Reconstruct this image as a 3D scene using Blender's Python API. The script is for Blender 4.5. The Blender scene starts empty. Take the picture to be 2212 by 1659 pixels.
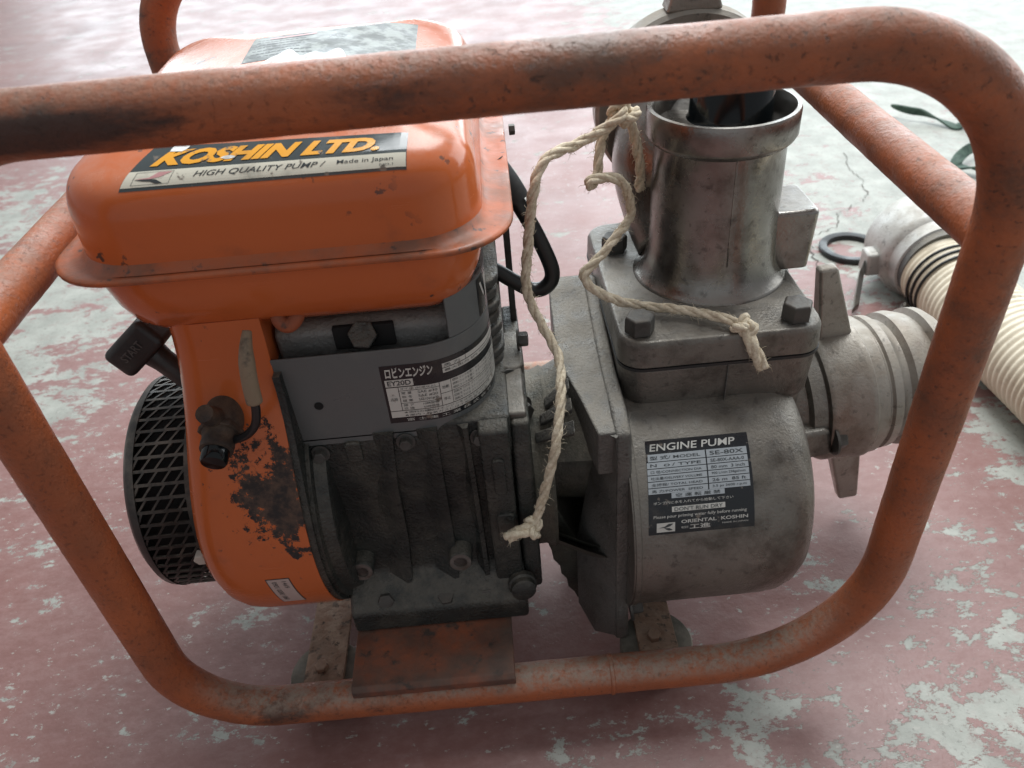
import bpy, bmesh, math, random
from math import sin, cos, pi, radians as rad
from mathutils import Vector, Matrix
random.seed(7)
sc = bpy.context.scene
COL = sc.collection

# ------------------------------------------------------------------ camera
PITCH, ROLL = rad(37.5), rad(5.4)
cd = bpy.data.cameras.new('camera'); cam = bpy.data.objects.new('camera', cd); COL.objects.link(cam)
cd.sensor_width = 36; cd.lens = 36*1650/2212; cd.clip_start = .01; cd.clip_end = 100
_f = Vector((0, cos(PITCH), -sin(PITCH))); _r0 = Vector((1, 0, 0)); _u0 = _r0.cross(_f)
_r = _r0*cos(ROLL)-_u0*sin(ROLL); _u = _r0*sin(ROLL)+_u0*cos(ROLL)
M = Matrix.Identity(4)
for i in range(3):
    M[i][0] = _r[i]; M[i][1] = _u[i]; M[i][2] = -_f[i]
M.translation = Vector((0, -.292, .527)); cam.matrix_world = M
cd.dof.use_dof = True; cd.dof.focus_distance = .46; cd.dof.aperture_fstop = 13
sc.camera = cam

# ------------------------------------------------------------------ light: a shed lit through a wide opening behind the pump
w = bpy.data.worlds.new('World'); sc.world = w; w.use_nodes = True
w.node_tree.nodes['Background'].inputs[0].default_value = (.93, .96, 1.0, 1)
w.node_tree.nodes['Background'].inputs[1].default_value = .28
def area(name, loc, target, sx, sy, power, col):
    l = bpy.data.lights.new(name, 'AREA'); l.shape = 'RECTANGLE'; l.size = sx; l.size_y = sy; l.energy = power; l.color = col
    o = bpy.data.objects.new(name, l); COL.objects.link(o); o.location = loc
    o.rotation_euler = (Vector(target)-Vector(loc)).to_track_quat('-Z', 'Y').to_euler()
    return o
area('doorway_daylight', (.6, 4.6, 1.5), (0, .2, .1), 7.0, 2.4, 175, (.84, .94, 1.0))
area('side_doorway_daylight', (3.2, 1.8, 1.5), (0, .3, .1), 2.4, 2.0, 45, (.93, .98, 1.0))
area('overhead_fill', (.5, 1.3, 2.7), (.25, .45, 0), 1.7, 1.3, 66, (.96, .99, 1.0))  # added overhead fill lamp, lifts the floor and the top faces
sc.view_settings.view_transform = 'Standard'; sc.view_settings.look = 'None'
sc.view_settings.exposure = 0.58; sc.view_settings.gamma = 1.0; sc.view_settings.use_curve_mapping = False
sc.cycles.max_bounces = 6; sc.cycles.use_denoising = True

# ------------------------------------------------------------------ materials
class NT:
    def __init__(s, name):
        s.m = bpy.data.materials.new(name); s.m.use_nodes = True; s.t = s.m.node_tree
        s.b = s.t.nodes['Principled BSDF']; s.tc = s.t.nodes.new('ShaderNodeTexCoord')
    def n(s, typ, **k):
        x = s.t.nodes.new('ShaderNode'+typ)
        for a, v in k.items(): setattr(x, a, v)
        return x
    def l(s, a, b): s.t.links.new(a, b)
    def coord(s, scale=(1, 1, 1), loc=(0, 0, 0), rot=(0, 0, 0)):
        m = s.n('Mapping'); m.inputs['Scale'].default_value = scale; m.inputs['Location'].default_value = loc
        m.inputs['Rotation'].default_value = rot
        s.l(s.tc.outputs['Object'], m.inputs[0]); return m.outputs[0]
    def noise(s, scale, detail=4, rough=.55, co=None, dist=0.):
        x = s.n('TexNoise'); x.inputs['Scale'].default_value = scale; x.inputs['Detail'].default_value = detail
        x.inputs['Roughness'].default_value = rough; x.inputs['Distortion'].default_value = dist
        s.l(co or s.tc.outputs['Object'], x.inputs['Vector']); return x.outputs[0]
    def ramp(s, v, lo, hi, a=0., b=1.):
        x = s.n('MapRange'); x.interpolation_type = 'SMOOTHSTEP'
        for i, q in zip(('From Min', 'From Max', 'To Min', 'To Max'), (lo, hi, a, b)): x.inputs[i].default_value = q
        s.l(v, x.inputs['Value']); return x.outputs[0]
    def math(s, op, a, b=None, clamp=False):
        x = s.n('Math'); x.operation = op; x.use_clamp = clamp
        for i, q in enumerate((a, b)):
            if q is None: continue
            if isinstance(q, (int, float)): x.inputs[i].default_value = q
            else: s.l(q, x.inputs[i])
        return x.outputs[0]
    def mix(s, f, a, b):
        x = s.n('Mix'); x.data_type = 'RGBA'
        for i, q in zip((0, 6, 7), (f, a, b)):
            if isinstance(q, (int, float)): x.inputs[i].default_value = q
            elif isinstance(q, tuple): x.inputs[i].default_value = (*q, 1)
            else: s.l(q, x.inputs[i])
        return x.outputs[2]
    def mixf(s, f, a, b):
        x = s.n('Mix'); x.data_type = 'FLOAT'
        for i, q in zip((0, 2, 3), (f, a, b)):
            if isinstance(q, (int, float)): x.inputs[i].default_value = q
            else: s.l(q, x.inputs[i])
        return x.outputs[0]
    def up(s):
        g = s.n('NewGeometry'); x = s.n('SeparateXYZ'); s.l(g.outputs['Normal'], x.inputs[0]); return x.outputs[2]
    def sep(s):
        x = s.n('SeparateXYZ'); s.l(s.tc.outputs['Object'], x.inputs[0]); return x.outputs
    def bump(s, h, strength=.3, dist=.001):
        x = s.n('Bump'); x.inputs['Strength'].default_value = strength; x.inputs['Distance'].default_value = dist
        s.l(h, x.inputs['Height']); s.l(x.outputs[0], s.b.inputs['Normal'])
    def out(s, col=None, rough=None, metal=None, spec=None, coat=None):
        for k, v in (('Base Color', col), ('Roughness', rough), ('Metallic', metal), ('Specular IOR Level', spec), ('Coat Weight', coat)):
            if v is None: continue
            if isinstance(v, (int, float)): s.b.inputs[k].default_value = v
            elif isinstance(v, tuple): s.b.inputs[k].default_value = (*v, 1)
            else: s.l(v, s.b.inputs[k])
        return s.m

def grimy(name, base, layers=(), rough=.5, metal=0., bump=(220, .25), dust=None, spec=.5, rvar=.15, co=None):
    """painted / cast surface: base colour, noise layers (colour, scale, lo, hi), settled dust on upward faces, fine relief"""
    t = NT(name); c = base; v = t.coord(*co) if co else None
    for i, (lc, s, lo, hi) in enumerate(layers):
        c = t.mix(t.ramp(t.noise(s, 6, .62, v), lo, hi), c, lc)
    if dust:
        d = t.math('MULTIPLY', t.ramp(t.up(), .1, .95), t.ramp(t.noise(90, 6, .65), .34, .62, .25, 1), True)
        c = t.mix(t.math('MULTIPLY', d, dust[1]), c, dust[0])
    n = t.noise(40, 4)
    r = t.ramp(n, .3, .7, max(.05, rough-rvar), min(1, rough+rvar))
    if dust: r = t.mixf(t.math('MULTIPLY', d, dust[1]), r, .85)
    if bump: t.bump(t.noise(bump[0], 5, .6), bump[1], .0012)
    return t.out(c, r, metal, spec)

def flat(name, c, rough=.5, metal=0., spec=.5):
    return NT(name).out(c, rough, metal, spec)

# worn orange tube paint: rust freckles, grime streaks along the tube, dust on top
def tube_paint():
    t = NT('worn_orange_tube_paint')
    heavy = t.ramp(t.noise(5.0, 5, .6, t.coord((1, 1, 1), (1.7, .3, .6))), .41, .62)           # grime gathers in stretches of the tube
    base = t.mix(t.ramp(t.noise(9, 6, .6), .32, .70), (.42, .115, .040), (.30, .088, .038))
    base = t.mix(t.math('MULTIPLY', t.ramp(t.noise(60, 6, .65, t.coord((.5, 1, .5))), .45, .75), .4), base, (.22, .085, .045))
    grime = t.ramp(t.noise(16, 9, .74, t.coord((.8, 1, 1.2))), .42, .70)
    c = t.mix(t.math('MULTIPLY', grime, t.mixf(heavy, .30, .9)), base, (.100, .058, .040))
    spot = t.ramp(t.noise(330, 6, .74), .56, .68)
    c = t.mix(t.math('MULTIPLY', spot, t.mixf(heavy, .24, .8)), c, (.045, .032, .028))
    dk = t.math('MULTIPLY', t.ramp(t.noise(26, 10, .78, t.coord((.7, 1, 1.4), (3.1, 0, 0))), .52, .66), t.ramp(t.noise(3.4, 4, .6, t.coord((1, 1, 1), (8, 2, 5))), .43, .58))
    c = t.mix(t.math('MULTIPLY', dk, .8), c, (.030, .024, .022))
    # soot rubbed along the left end of the top bar
    p = t.sep()
    sx = t.math('MULTIPLY', t.math('ADD', p[0], .175), 11.); sz = t.math('MULTIPLY', t.math('ADD', p[2], -.4435), 95.); sy = t.math('MULTIPLY', t.math('ADD', p[1], .010), 60.)
    rr = t.math('ADD', t.math('ADD', t.math('MULTIPLY', sx, sx), t.math('MULTIPLY', sz, sz)), t.math('MULTIPLY', sy, sy))
    soot = t.ramp(t.math('ADD', rr, t.math('MULTIPLY', t.math('ADD', t.noise(30, 8, .72, t.coord((.35, 1, 1.6))), -.5), 3.2)), .30, 1.0, 1., 0.)
    c = t.mix(t.math('MULTIPLY', soot, .85), c, (.022, .019, .018))
    d = t.math('MULTIPLY', t.ramp(t.up(), .2, .98), t.ramp(t.noise(200, 7, .74), .32, .62, .15, 1), True)
    lowz = t.ramp(p[2], .30, .06, .45, .95)
    c = t.mix(t.math('MULTIPLY', d, lowz), c, (.30, .235, .185))
    r = t.mixf(t.ramp(t.noise(30, 4), .35, .65), .32, .58)
    t.bump(t.math('ADD', t.noise(420, 5, .6), t.math('ADD', t.math('MULTIPLY', dk, -.8), t.math('MULTIPLY', spot, -.6))), .6, .0010)
    return t.out(c, r, 0., .38)

def tank_paint(name='orange_tank_paint', chip=False):
    t = NT(name)
    c = t.mix(t.ramp(t.noise(7, 5, .5), .3, .72), (.56, .138, .040), (.48, .115, .038))
    c = t.mix(t.math('MULTIPLY', t.ramp(t.noise(28, 6, .66), .56, .75), .45), c, (.27, .088, .045))
    up = t.ramp(t.up(), .3, .95)
    sp = t.math('MULTIPLY', t.ramp(t.noise(95, 4, .55), .665, .69), t.ramp(t.noise(14, 2), .42, .58))
    c = t.mix(sp, c, (.06, .045, .04))
    d = t.math('MULTIPLY', up, t.ramp(t.noise(60, 7, .7), .35, .7, .15, .6), True)
    c = t.mix(t.math('MULTIPLY', d, .5), c, (.52, .36, .29))
    # grime caught in the seam groove and scuffs on the sides
    sc_r = t.ramp(t.noise(60, 5, .7, t.coord((.25, 1.2, 3.))), .60, .70)
    r = t.mixf(t.math('MULTIPLY', sc_r, .5), t.ramp(t.noise(22, 5), .3, .7, .12, .25), .5)
    r = t.mixf(t.math('MULTIPLY', d, .6), r, .55)
    if chip:
        s = t.sep()
        u = t.math('MULTIPLY', t.math('ADD', s[0], .140), 25.); v = t.math('MULTIPLY', t.math('ADD', s[2], -.211), 23.)
        rr = t.math('SQRT', t.math('ADD', t.math('MULTIPLY', u, u), t.math('MULTIPLY', v, v)))
        k = t.math('ADD', rr, t.math('MULTIPLY', t.math('ADD', t.noise(60, 9, .76), -.5), 3.5))
        m = t.ramp(k, .60, .64, 1, 0)
        m2 = t.ramp(t.math('ADD', t.noise(150, 6, .7), t.math('MULTIPLY', rr, -.035)), .60, .625)
        m = t.math('MAXIMUM', m, t.math('MULTIPLY', m2, t.ramp(rr, 1.1, 1.9, 1, 0)))
        cc = t.mix(t.ramp(t.noise(120, 5, .65), .35, .68), (.030, .026, .026), (.115, .072, .052))
        c = t.mix(m, c, cc); r = t.mixf(m, r, .85)
        t.bump(t.math('MULTIPLY', m, -1.), .5, .0008)
    else:
        t.bump(t.math('ADD', t.math('ADD', t.math('MULTIPLY', t.noise(240, 3), .5), t.math('MULTIPLY', t.noise(16, 3), 2.2)), t.math('MULTIPLY', sp, -2.)), .12, .001)
    return t.out(c, r, 0., .4)

def cast_alloy(name, a, b, dirt, amount=.5, dust=.45, rough=.5, metal=.55, bump=.45):
    t = NT(name)
    c = t.mix(t.ramp(t.noise(11, 6, .6), .32, .68), a, b)
    c = t.mix(t.math('MULTIPLY', t.ramp(t.noise(24, 7, .68), .45, .68), amount), c, dirt)
    c = t.mix(t.math('MULTIPLY', t.ramp(t.noise(160, 5, .6), .58, .68), .4), c, (.02, .02, .02))
    d = t.math('MULTIPLY', t.math('MULTIPLY', t.ramp(t.up(), .15, .95), t.ramp(t.noise(75, 6, .65), .33, .6, .2, 1)), dust, True)
    c = t.mix(d, c, (.33, .29, .23))
    r = t.ramp(t.noise(35, 5), .3, .7, rough-.12, rough+.14)
    r = t.mixf(d, r, .9)
    mt = t.mixf(d, metal, 0.)
    h = t.math('ADD', t.noise(520, 4, .6), t.math('MULTIPLY', t.noise(150, 6, .7), .8))
    t.bump(h, bump, .0011)
    return t.out(c, r, mt, .5)

def floor_mat():
    t = NT('worn_red_floor_paint')
    s = t.sep()
    x, y = s[0], s[1]
    # places where the paint has worn through
    bx = t.ramp(t.math('ADD', x, t.math('MULTIPLY', y, .05)), .28, .70)                                # traffic lane on the right
    bl = t.math('MULTIPLY', t.ramp(x, -.34, -.62), t.math('MULTIPLY', t.ramp(y, .16, .45), t.ramp(y, 1.5, .8)))   # pale patch on the left
    bf = t.math('MULTIPLY', t.ramp(x, -.05, .22), t.ramp(y, .22, -.05))                               # flaked area in front on the right
    bias = t.math('ADD', t.math('ADD', t.math('MULTIPLY', bx, .15), t.math('MULTIPLY', bl, .10)), t.math('MULTIPLY', bf, .045))
    n1 = t.noise(11, 12, .76, t.coord((.9, 1.4, 1)), .2)
    n2 = t.noise(42, 10, .76, t.coord((.8, 1.3, 1), (2.3, 1.1, 0)), .15)
    k = t.math('ADD', t.math('ADD', t.math('MULTIPLY', n1, .58), t.math('MULTIPLY', n2, .42)), bias)
    worn = t.ramp(k, .562, .573)
    thin = t.ramp(k, .46, .59)
    red = t.mix(t.ramp(t.noise(4, 6), .3, .7), (.232, .112, .098), (.190, .096, .085))
    red = t.mix(t.math('MULTIPLY', t.ramp(t.noise(85, 8, .74, t.coord((.7, 1.3, 1))), .42, .72), .55), red, (.285, .165, .155))
    red = t.mix(t.math('MULTIPLY', thin, .40), red, (.30, .20, .185))
    dirt = t.ramp(t.noise(3.2, 7, .65), .52, .75)
    red = t.mix(t.math('MULTIPLY', dirt, .35), red, (.115, .072, .066))
    con = t.mix(t.ramp(t.noise(20, 8, .65), .3, .72), (.25, .255, .225), (.37, .375, .335))
    con = t.mix(t.math('MULTIPLY', t.ramp(t.noise(210, 6, .7), .55, .68), .65), con, (.12, .115, .10))
    con = t.mix(t.math('MULTIPLY', t.ramp(t.noise(55, 6, .7), .52, .66), .35), con, (.24, .16, .145))
    c = t.mix(worn, red, con)
    # flakes, grit and scratches
    fk = t.ramp(t.math('ADD', t.noise(120, 7, .72, t.coord((.75, 1.35, 1), (7, 3, 0))), t.math('MULTIPLY', t.noise(6, 3), .16)), .695, .715)
    c = t.mix(t.math('MULTIPLY', fk, .9), c, (.36, .35, .315))
    gr = t.ramp(t.noise(260, 4, .6, t.coord((1, 1, 1), (1, 9, 0))), .70, .73)
    c = t.mix(t.math('MULTIPLY', gr, .7), c, (.075, .05, .045))
    r = t.mixf(worn, t.ramp(t.noise(9, 5), .3, .7, .36, .52), .60)
    t.bump(t.math('ADD', t.math('ADD', t.math('MULTIPLY', worn, -.9), t.math('MULTIPLY', t.noise(70, 7, .7), .5)), t.math('MULTIPLY', t.noise(330, 4), .3)), .45, .0014)
    return t.out(c, r, 0., .5)

MT = {
 'tube': tube_paint(), 'tank': tank_paint(), 'blower': tank_paint('orange_housing_paint', True),
 'floor': floor_mat(),
 'flange': grimy('grimy_tank_flange', (.47, .112, .032), [((.20, .085, .05), 26, .40, .68), ((.055, .04, .035), 110, .60, .68)], .36, 0, (250, .2), ((.30, .155, .105), .35), .4),
 'olive': cast_alloy('oily_olive_casting', (.085, .088, .072), (.05, .052, .044), (.15, .13, .095), .45, .5, .42, .3, .8),
 'bell': cast_alloy('grey_cast_bell', (.18, .175, .162), (.115, .112, .104), (.065, .057, .047), .6, .45, .43, .45, .9),
 'coupling': cast_alloy('bright_cast_alloy', (.56, .56, .53), (.46, .455, .43), (.26, .22, .18), .4, .4, .42, .5),
 'alloy': cast_alloy('cast_alloy', (.215, .202, .181), (.142, .132, .118), (.055, .046, .038), .75, .32, .38, .62, .45),
 'alloy_pipe': cast_alloy('stained_cast_alloy', (.30, .287, .268), (.185, .174, .16), (.080, .060, .046), .7, .2, .25, .8, .16),
 'dark_alloy': cast_alloy('dark_cast_alloy', (.16, .162, .155), (.085, .086, .082), (.13, .11, .088), .45, .5, .42, .55, .9),
 'union': cast_alloy('dusty_union_alloy', (.36, .335, .30), (.25, .225, .195), (.16, .12, .092), .75, .45, .38, .55, .3),
 'crank': cast_alloy('oily_crankcase', (.030, .036, .034), (.008, .0105, .0105), (.095, .090, .074), .5, .32, .24, .1, 1.0),
 'shroud': grimy('grey_shroud_paint', (.110, .117, .117), [((.14, .14, .132), 30, .5, .75)], .42, 0, (300, .08), ((.16, .15, .13), .3)),
 'black': grimy('black_plastic', (.014, .015, .016), [((.05, .048, .044), 35, .5, .8)], .42, 0, (400, .1), ((.20, .18, .15), .25)),
 'screen': grimy('black_screen_enamel', (.016, .018, .018), [((.10, .092, .078), 60, .5, .72)], .38, .2, None, ((.26, .23, .19), .5)),
 'worn_black': flat('worn_raised_lettering', (.075, .075, .072), .45),
 'void': flat('unlit_black', (.006, .006, .006), .9),  # near-black for hollows, their shade put into the colour
 'rubber': grimy('rubber', (.016, .017, .018), [((.05, .05, .046), 60, .55, .8)], .5, 0, (200, .1)),
 'cable': flat('black_cable', (.010, .011, .012), .33),
 'wet': flat('wet_black', (.003, .005, .006), .12, 0, .3),
 'steel': grimy('dull_steel', (.17, .165, .155), [((.09, .07, .055), 60, .45, .7)], .45, .6, (300, .3), ((.25, .22, .18), .35)),
 'dark_steel': grimy('dark_oily_bolt', (.085, .085, .08), [((.05, .045, .04), 60, .45, .7)], .5, .4, (300, .4), ((.2, .17, .14), .4)),
 'rusty_plate': grimy('rusty_scaled_plate', (.27, .165, .11), [((.17, .11, .075), 30, .4, .65), ((.36, .26, .19), 50, .5, .66), ((.040, .028, .022), 150, .56, .63)], .85, 0, (170, 1.0), ((.36, .27, .205), .4)),
 'bracket': grimy('grimy_orange_bracket', (.32, .085, .034), [((.085, .048, .036), 14, .34, .58), ((.04, .03, .026), 75, .55, .68)], .6, 0, (200, .4), ((.12, .085, .065), .5)),
 'foot': grimy('dusty_rubber', (.12, .115, .095), [((.24, .22, .18), 30, .4, .65)], .85, 0, (160, .4)),
 'sisal': None, 'hose': None,
 'block': cast_alloy('grey_cast_block', (.23, .23, .222), (.17, .17, .163), (.10, .09, .08), .5, .4, .5, .3, .8),
 'green': grimy('green_webbing', (.055, .095, .07), [((.03, .055, .042), 90, .45, .65)], .8, 0, (600, .5)),
 'boot': grimy('grimy_wire_boot', (.24, .18, .12), [((.05, .038, .03), 60, .48, .64)], .7, 0, (200, .3)),
 'switch': grimy('rusty_switch', (.085, .055, .036), [((.03, .022, .018), 60, .42, .62)], .75, 0, (300, .5)),
 'white_cap': flat('white_cap', (.55, .52, .46), .5),
 # print
 'dk_slate': grimy('decal_slate', (.050, .062, .064), [((.17, .145, .12), 150, .60, .70), ((.10, .085, .07), 30, .55, .85)], .16, 0, None, None, .5, .08), 'cream': grimy('decal_cream', (.62, .60, .50), [((.17, .145, .12), 150, .60, .70), ((.10, .085, .07), 30, .55, .85)], .2, 0, None, None, .5, .08),
 'yellow': grimy('decal_yellow', (.78, .36, .035), [((.17, .145, .12), 150, .60, .70), ((.10, .085, .07), 30, .55, .85)], .2, 0, None, None, .5, .08), 'ink': flat('decal_ink', (.035, .04, .042), .35),
 'pink': flat('decal_pink', (.52, .27, .27), .3), 'plate_black': grimy('plate_black', (.010, .012, .015), [((.17, .145, .12), 150, .60, .70), ((.10, .085, .07), 30, .55, .85)], .22, 0, None, None, .5, .08),
 'plate_silver': flat('plate_silver', (.40, .43, .45), .22, .25), 'plate_white': grimy('plate_white', (.55, .54, .50), [((.17, .145, .12), 150, .60, .70), ((.10, .085, .07), 30, .55, .85)], .35, 0, None, None, .5, .08),
 'sticker': flat('sticker_grey', (.46, .37, .34), .5),
 'foil': grimy('scuffed_foil', (.30, .32, .305), [((.14, .15, .145), 90, .42, .6)], .42, .2, (300, .3)),
 'peel': grimy('torn_backing', (.78, .79, .76), [((.5, .5, .48), 160, .5, .65)], .5, 0, (250, .5)),
 'crack': flat('crack_dirt', (.10, .09, .08), .9),
}
def sisal():
    t = NT('sisal_rope'); c = t.mix(t.ramp(t.noise(420, 5, .6), .3, .7), (.55, .46, .33), (.78, .70, .55))
    c = t.mix(t.math('MULTIPLY', t.ramp(t.noise(45, 4), .45, .7), .45), c, (.33, .25, .16))
    t.bump(t.noise(900, 3), .5, .0008); return t.out(c, .85, 0, .3)
MT['sisal'] = sisal()
def hosem():
    t = NT('cream_hose'); c = t.mix(t.ramp(t.noise(14, 5), .3, .7), (.74, .67, .52), (.64, .56, .42))
    c = t.mix(t.math('MULTIPLY', t.ramp(t.noise(60, 6, .66), .5, .7), .5), c, (.30, .24, .17))
    t.bump(t.noise(200, 3), .2, .001); return t.out(c, .42, 0, .5)
MT['hose'] = hosem()

# ------------------------------------------------------------------ object helpers
def obj(name, verts, faces, mat, parent=None, smooth=35, bev=0., seg=2, sub=0):
    me = bpy.data.meshes.new(name); me.from_pydata([tuple(v) for v in verts], [], faces); me.update()
    bm = bmesh.new(); bm.from_mesh(me); bmesh.ops.recalc_face_normals(bm, faces=bm.faces); bm.to_mesh(me); bm.free()
    return link(name, me, mat, parent, smooth, bev, seg, sub)
def link(name, me, mat, parent=None, smooth=35, bev=0., seg=2, sub=0):
    for m in (mat if isinstance(mat, (list, tuple)) else [mat]): me.materials.append(MT[m])
    if smooth:
        me.shade_smooth()
        if smooth < 180: me.set_sharp_from_angle(angle=rad(smooth))
    o = bpy.data.objects.new(name, me); COL.objects.link(o)
    if parent is not None:
        o.parent = parent
        if parent.type == 'EMPTY': o.location = -parent.location
    if bev:
        b = o.modifiers.new('bevel', 'BEVEL'); b.width = bev; b.segments = seg; b.limit_method = 'ANGLE'; b.angle_limit = rad(30)
        b.harden_normals = False
        me.shade_smooth(); me.set_sharp_from_angle(angle=rad(180))
        wn = o.modifiers.new('wn', 'WEIGHTED_NORMAL'); wn.keep_sharp = True
    return o
def thing(name, label, cat, loc, group=None):
    o = bpy.data.objects.new(name, None); COL.objects.link(o); o.location = loc; o.empty_display_size = .05
    o['label'] = label; o['category'] = cat
    if group: o['group'] = group
    return o
def tag(o, label, cat, group=None):
    o['label'] = label; o['category'] = cat
    if group: o['group'] = group
class MB:
    def __init__(s): s.v = []; s.f = []
    def add(s, vf):
        k = len(s.v); s.v += [Vector(p) for p in vf[0]]; s.f += [tuple(i+k for i in q) for q in vf[1]]; return s
def cr(pts, n=8, closed=False):
    P = [Vector(p) for p in pts]; out = []; m = len(P)
    rng = range(m if closed else m-1)
    for i in rng:
        g = (lambda j: P[j % m]) if closed else (lambda j: P[max(0, min(m-1, j))])
        a, b, c, d = g(i-1), g(i), g(i+1), g(i+2)
        for k in range(n):
            t = k/n
            out.append(.5*((2*b)+(c-a)*t+(2*a-5*b+4*c-d)*t*t+(3*b-a-3*c+d)*t**3))
    if not closed: out.append(P[-1])
    return out
def frames(path, closed=False):
    n = len(path); T = []
    for i in range(n):
        a = path[(i-1) % n] if (closed or i) else path[0]; b = path[(i+1) % n] if (closed or i < n-1) else path[-1]
        T.append((b-a).normalized())
    N = T[0].orthogonal().normalized(); out = []
    for i in range(n):
        N = (N-T[i]*N.dot(T[i])); N = N.normalized() if N.length > 1e-6 else T[i].orthogonal().normalized()
        out.append((path[i], N.copy(), T[i].cross(N)))
    return out
from mathutils import noise as mnoise
def tube(path, r, segs=20, closed=False, caps=True, rfun=None, rough=0.):
    path = [Vector(p) for p in path]; fr = frames(path, closed); v = []; f = []
    for i, (p, a, b) in enumerate(fr):
        rr = rfun(i/(len(fr)-1)) if rfun else r
        for k in range(segs):
            t = 2*pi*k/segs; q = p+a*cos(t)*rr+b*sin(t)*rr
            if rough: q = q+(q-p).normalized()*rough*(mnoise.noise(q*55)+.8*mnoise.noise(q*190)+.7*mnoise.noise(q*420))
            v.append(q)
    n = len(fr)
    for i in range(n if closed else n-1):
        for k in range(segs):
            j = (i+1) % n; f.append((i*segs+k, i*segs+(k+1) % segs, j*segs+(k+1) % segs, j*segs+k))
    if caps and not closed:
        f.append(tuple(range(segs))[::-1]); f.append(tuple((n-1)*segs+k for k in range(segs)))
    return v, f
def axes_for(d):
    d = Vector(d).normalized(); a = d.orthogonal().normalized(); return d, a, d.cross(a)
def lathe(prof, origin, axis, segs=48, closed=False, a0=0., a1=2*pi, ref=None):
    """prof: [(along axis, radius)]"""
    d = Vector(axis).normalized()
    a = (Vector(ref)-d*Vector(ref).dot(d)).normalized() if ref else d.orthogonal().normalized()
    b = d.cross(a); o = Vector(origin); full = abs(a1-a0-2*pi) < 1e-6
    m = segs if full else segs+1; v = []; f = []
    for (h, r) in prof:
        for k in range(m):
            t = a0+(a1-a0)*k/segs; v.append(o+d*h+(a*cos(t)+b*sin(t))*r)
    n = len(prof)
    for i in range(n if closed else n-1):
        for k in range(segs):
            j = (i+1) % n; q = (k+1) % m
            f.append((i*m+k, i*m+q, j*m+q, j*m+k))
    if not closed and full:
        if prof[0][1] > 1e-5: f.append(tuple(range(m)))
        if prof[-1][1] > 1e-5: f.append(tuple((n-1)*m+k for k in range(m)))
    return v, f
def box(x0, x1, y0, y1, z0, z1):
    v = [(x, y, z) for x in (x0, x1) for y in (y0, y1) for z in (z0, z1)]
    return v, [(0, 1, 3, 2), (4, 6, 7, 5), (0, 4, 5, 1), (2, 3, 7, 6), (0, 2, 6, 4), (1, 5, 7, 3)]
def obox(c, ax, ay, az, sx, sy, sz):
    c = Vector(c); v = []
    for i in (-1, 1):
        for j in (-1, 1):
            for k in (-1, 1): v.append(c+Vector(ax)*sx*i/2+Vector(ay)*sy*j/2+Vector(az)*sz*k/2)
    return v, box(0, 1, 0, 1, 0, 1)[1]
def prism(poly, axis, a, b):
    """extrude a 2-D outline; axis 'x': outline (y,z); 'y': (x,z); 'z': (x,y)"""
    def P(p, h): return {'x': (h, p[0], p[1]), 'y': (p[0], h, p[1]), 'z': (p[0], p[1], h)}[axis]
    n = len(poly); v = [P(p, a) for p in poly]+[P(p, b) for p in poly]
    f = [tuple(range(n))[::-1], tuple(range(n, 2*n))]+[(i, (i+1) % n, n+(i+1) % n, n+i) for i in range(n)]
    return v, f
def rrect(cx, cy, a, b, r, n=8, ne=6):
    r = max(.0008, min(r, a*.999, b*.999)); pts = []
    for (sx, sy, t0) in ((1, 1, 0), (-1, 1, pi/2), (-1, -1, pi), (1, -1, 1.5*pi)):
        ox, oy = cx+sx*(a-r), cy+sy*(b-r)
        arc = [(ox+r*cos(t0+pi/2*k/n), oy+r*sin(t0+pi/2*k/n)) for k in range(n+1)]
        if pts:
            p, q = pts[-1], arc[0]
            pts += [(p[0]+(q[0]-p[0])*k/ne, p[1]+(q[1]-p[1])*k/ne) for k in range(1, ne)]
        pts += arc
    p, q = pts[-1], pts[0]; pts += [(p[0]+(q[0]-p[0])*k/ne, p[1]+(q[1]-p[1])*k/ne) for k in range(1, ne)]
    return pts
def loft(rings, cap0=True, cap1=True):
    n = len(rings[0]); v = [p for r in rings for p in r]; f = []
    for i in range(len(rings)-1):
        for k in range(n): f.append((i*n+k, i*n+(k+1) % n, (i+1)*n+(k+1) % n, (i+1)*n+k))
    if cap0: f.append(tuple(range(n))[::-1])
    if cap1: f.append(tuple((len(rings)-1)*n+k for k in range(n)))
    return v, f
def hexbolt(name, base, axis, r, h, mat, parent, washer=True, chamfer=True):
    d, a, b = axes_for(axis); o = Vector(base); mb = MB()
    if washer: mb.add(lathe([(0, r*1.45), (r*.22, r*1.45), (r*.25, r*1.4)], o, d, 24))
    z0 = r*.22 if washer else 0
    rings = []
    for hh, rr in ((z0, r), (z0+h*.80, r), (z0+h*.95, r*.93), (z0+h, r*.82)):
        rings.append([o+d*hh+(a*cos(pi/3*k+.3)+b*sin(pi/3*k+.3))*rr for k in range(6)])
    mb.add(loft(rings)); return obj(name, mb.v, mb.f, mat, parent, 30, .0004, 2)

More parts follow.
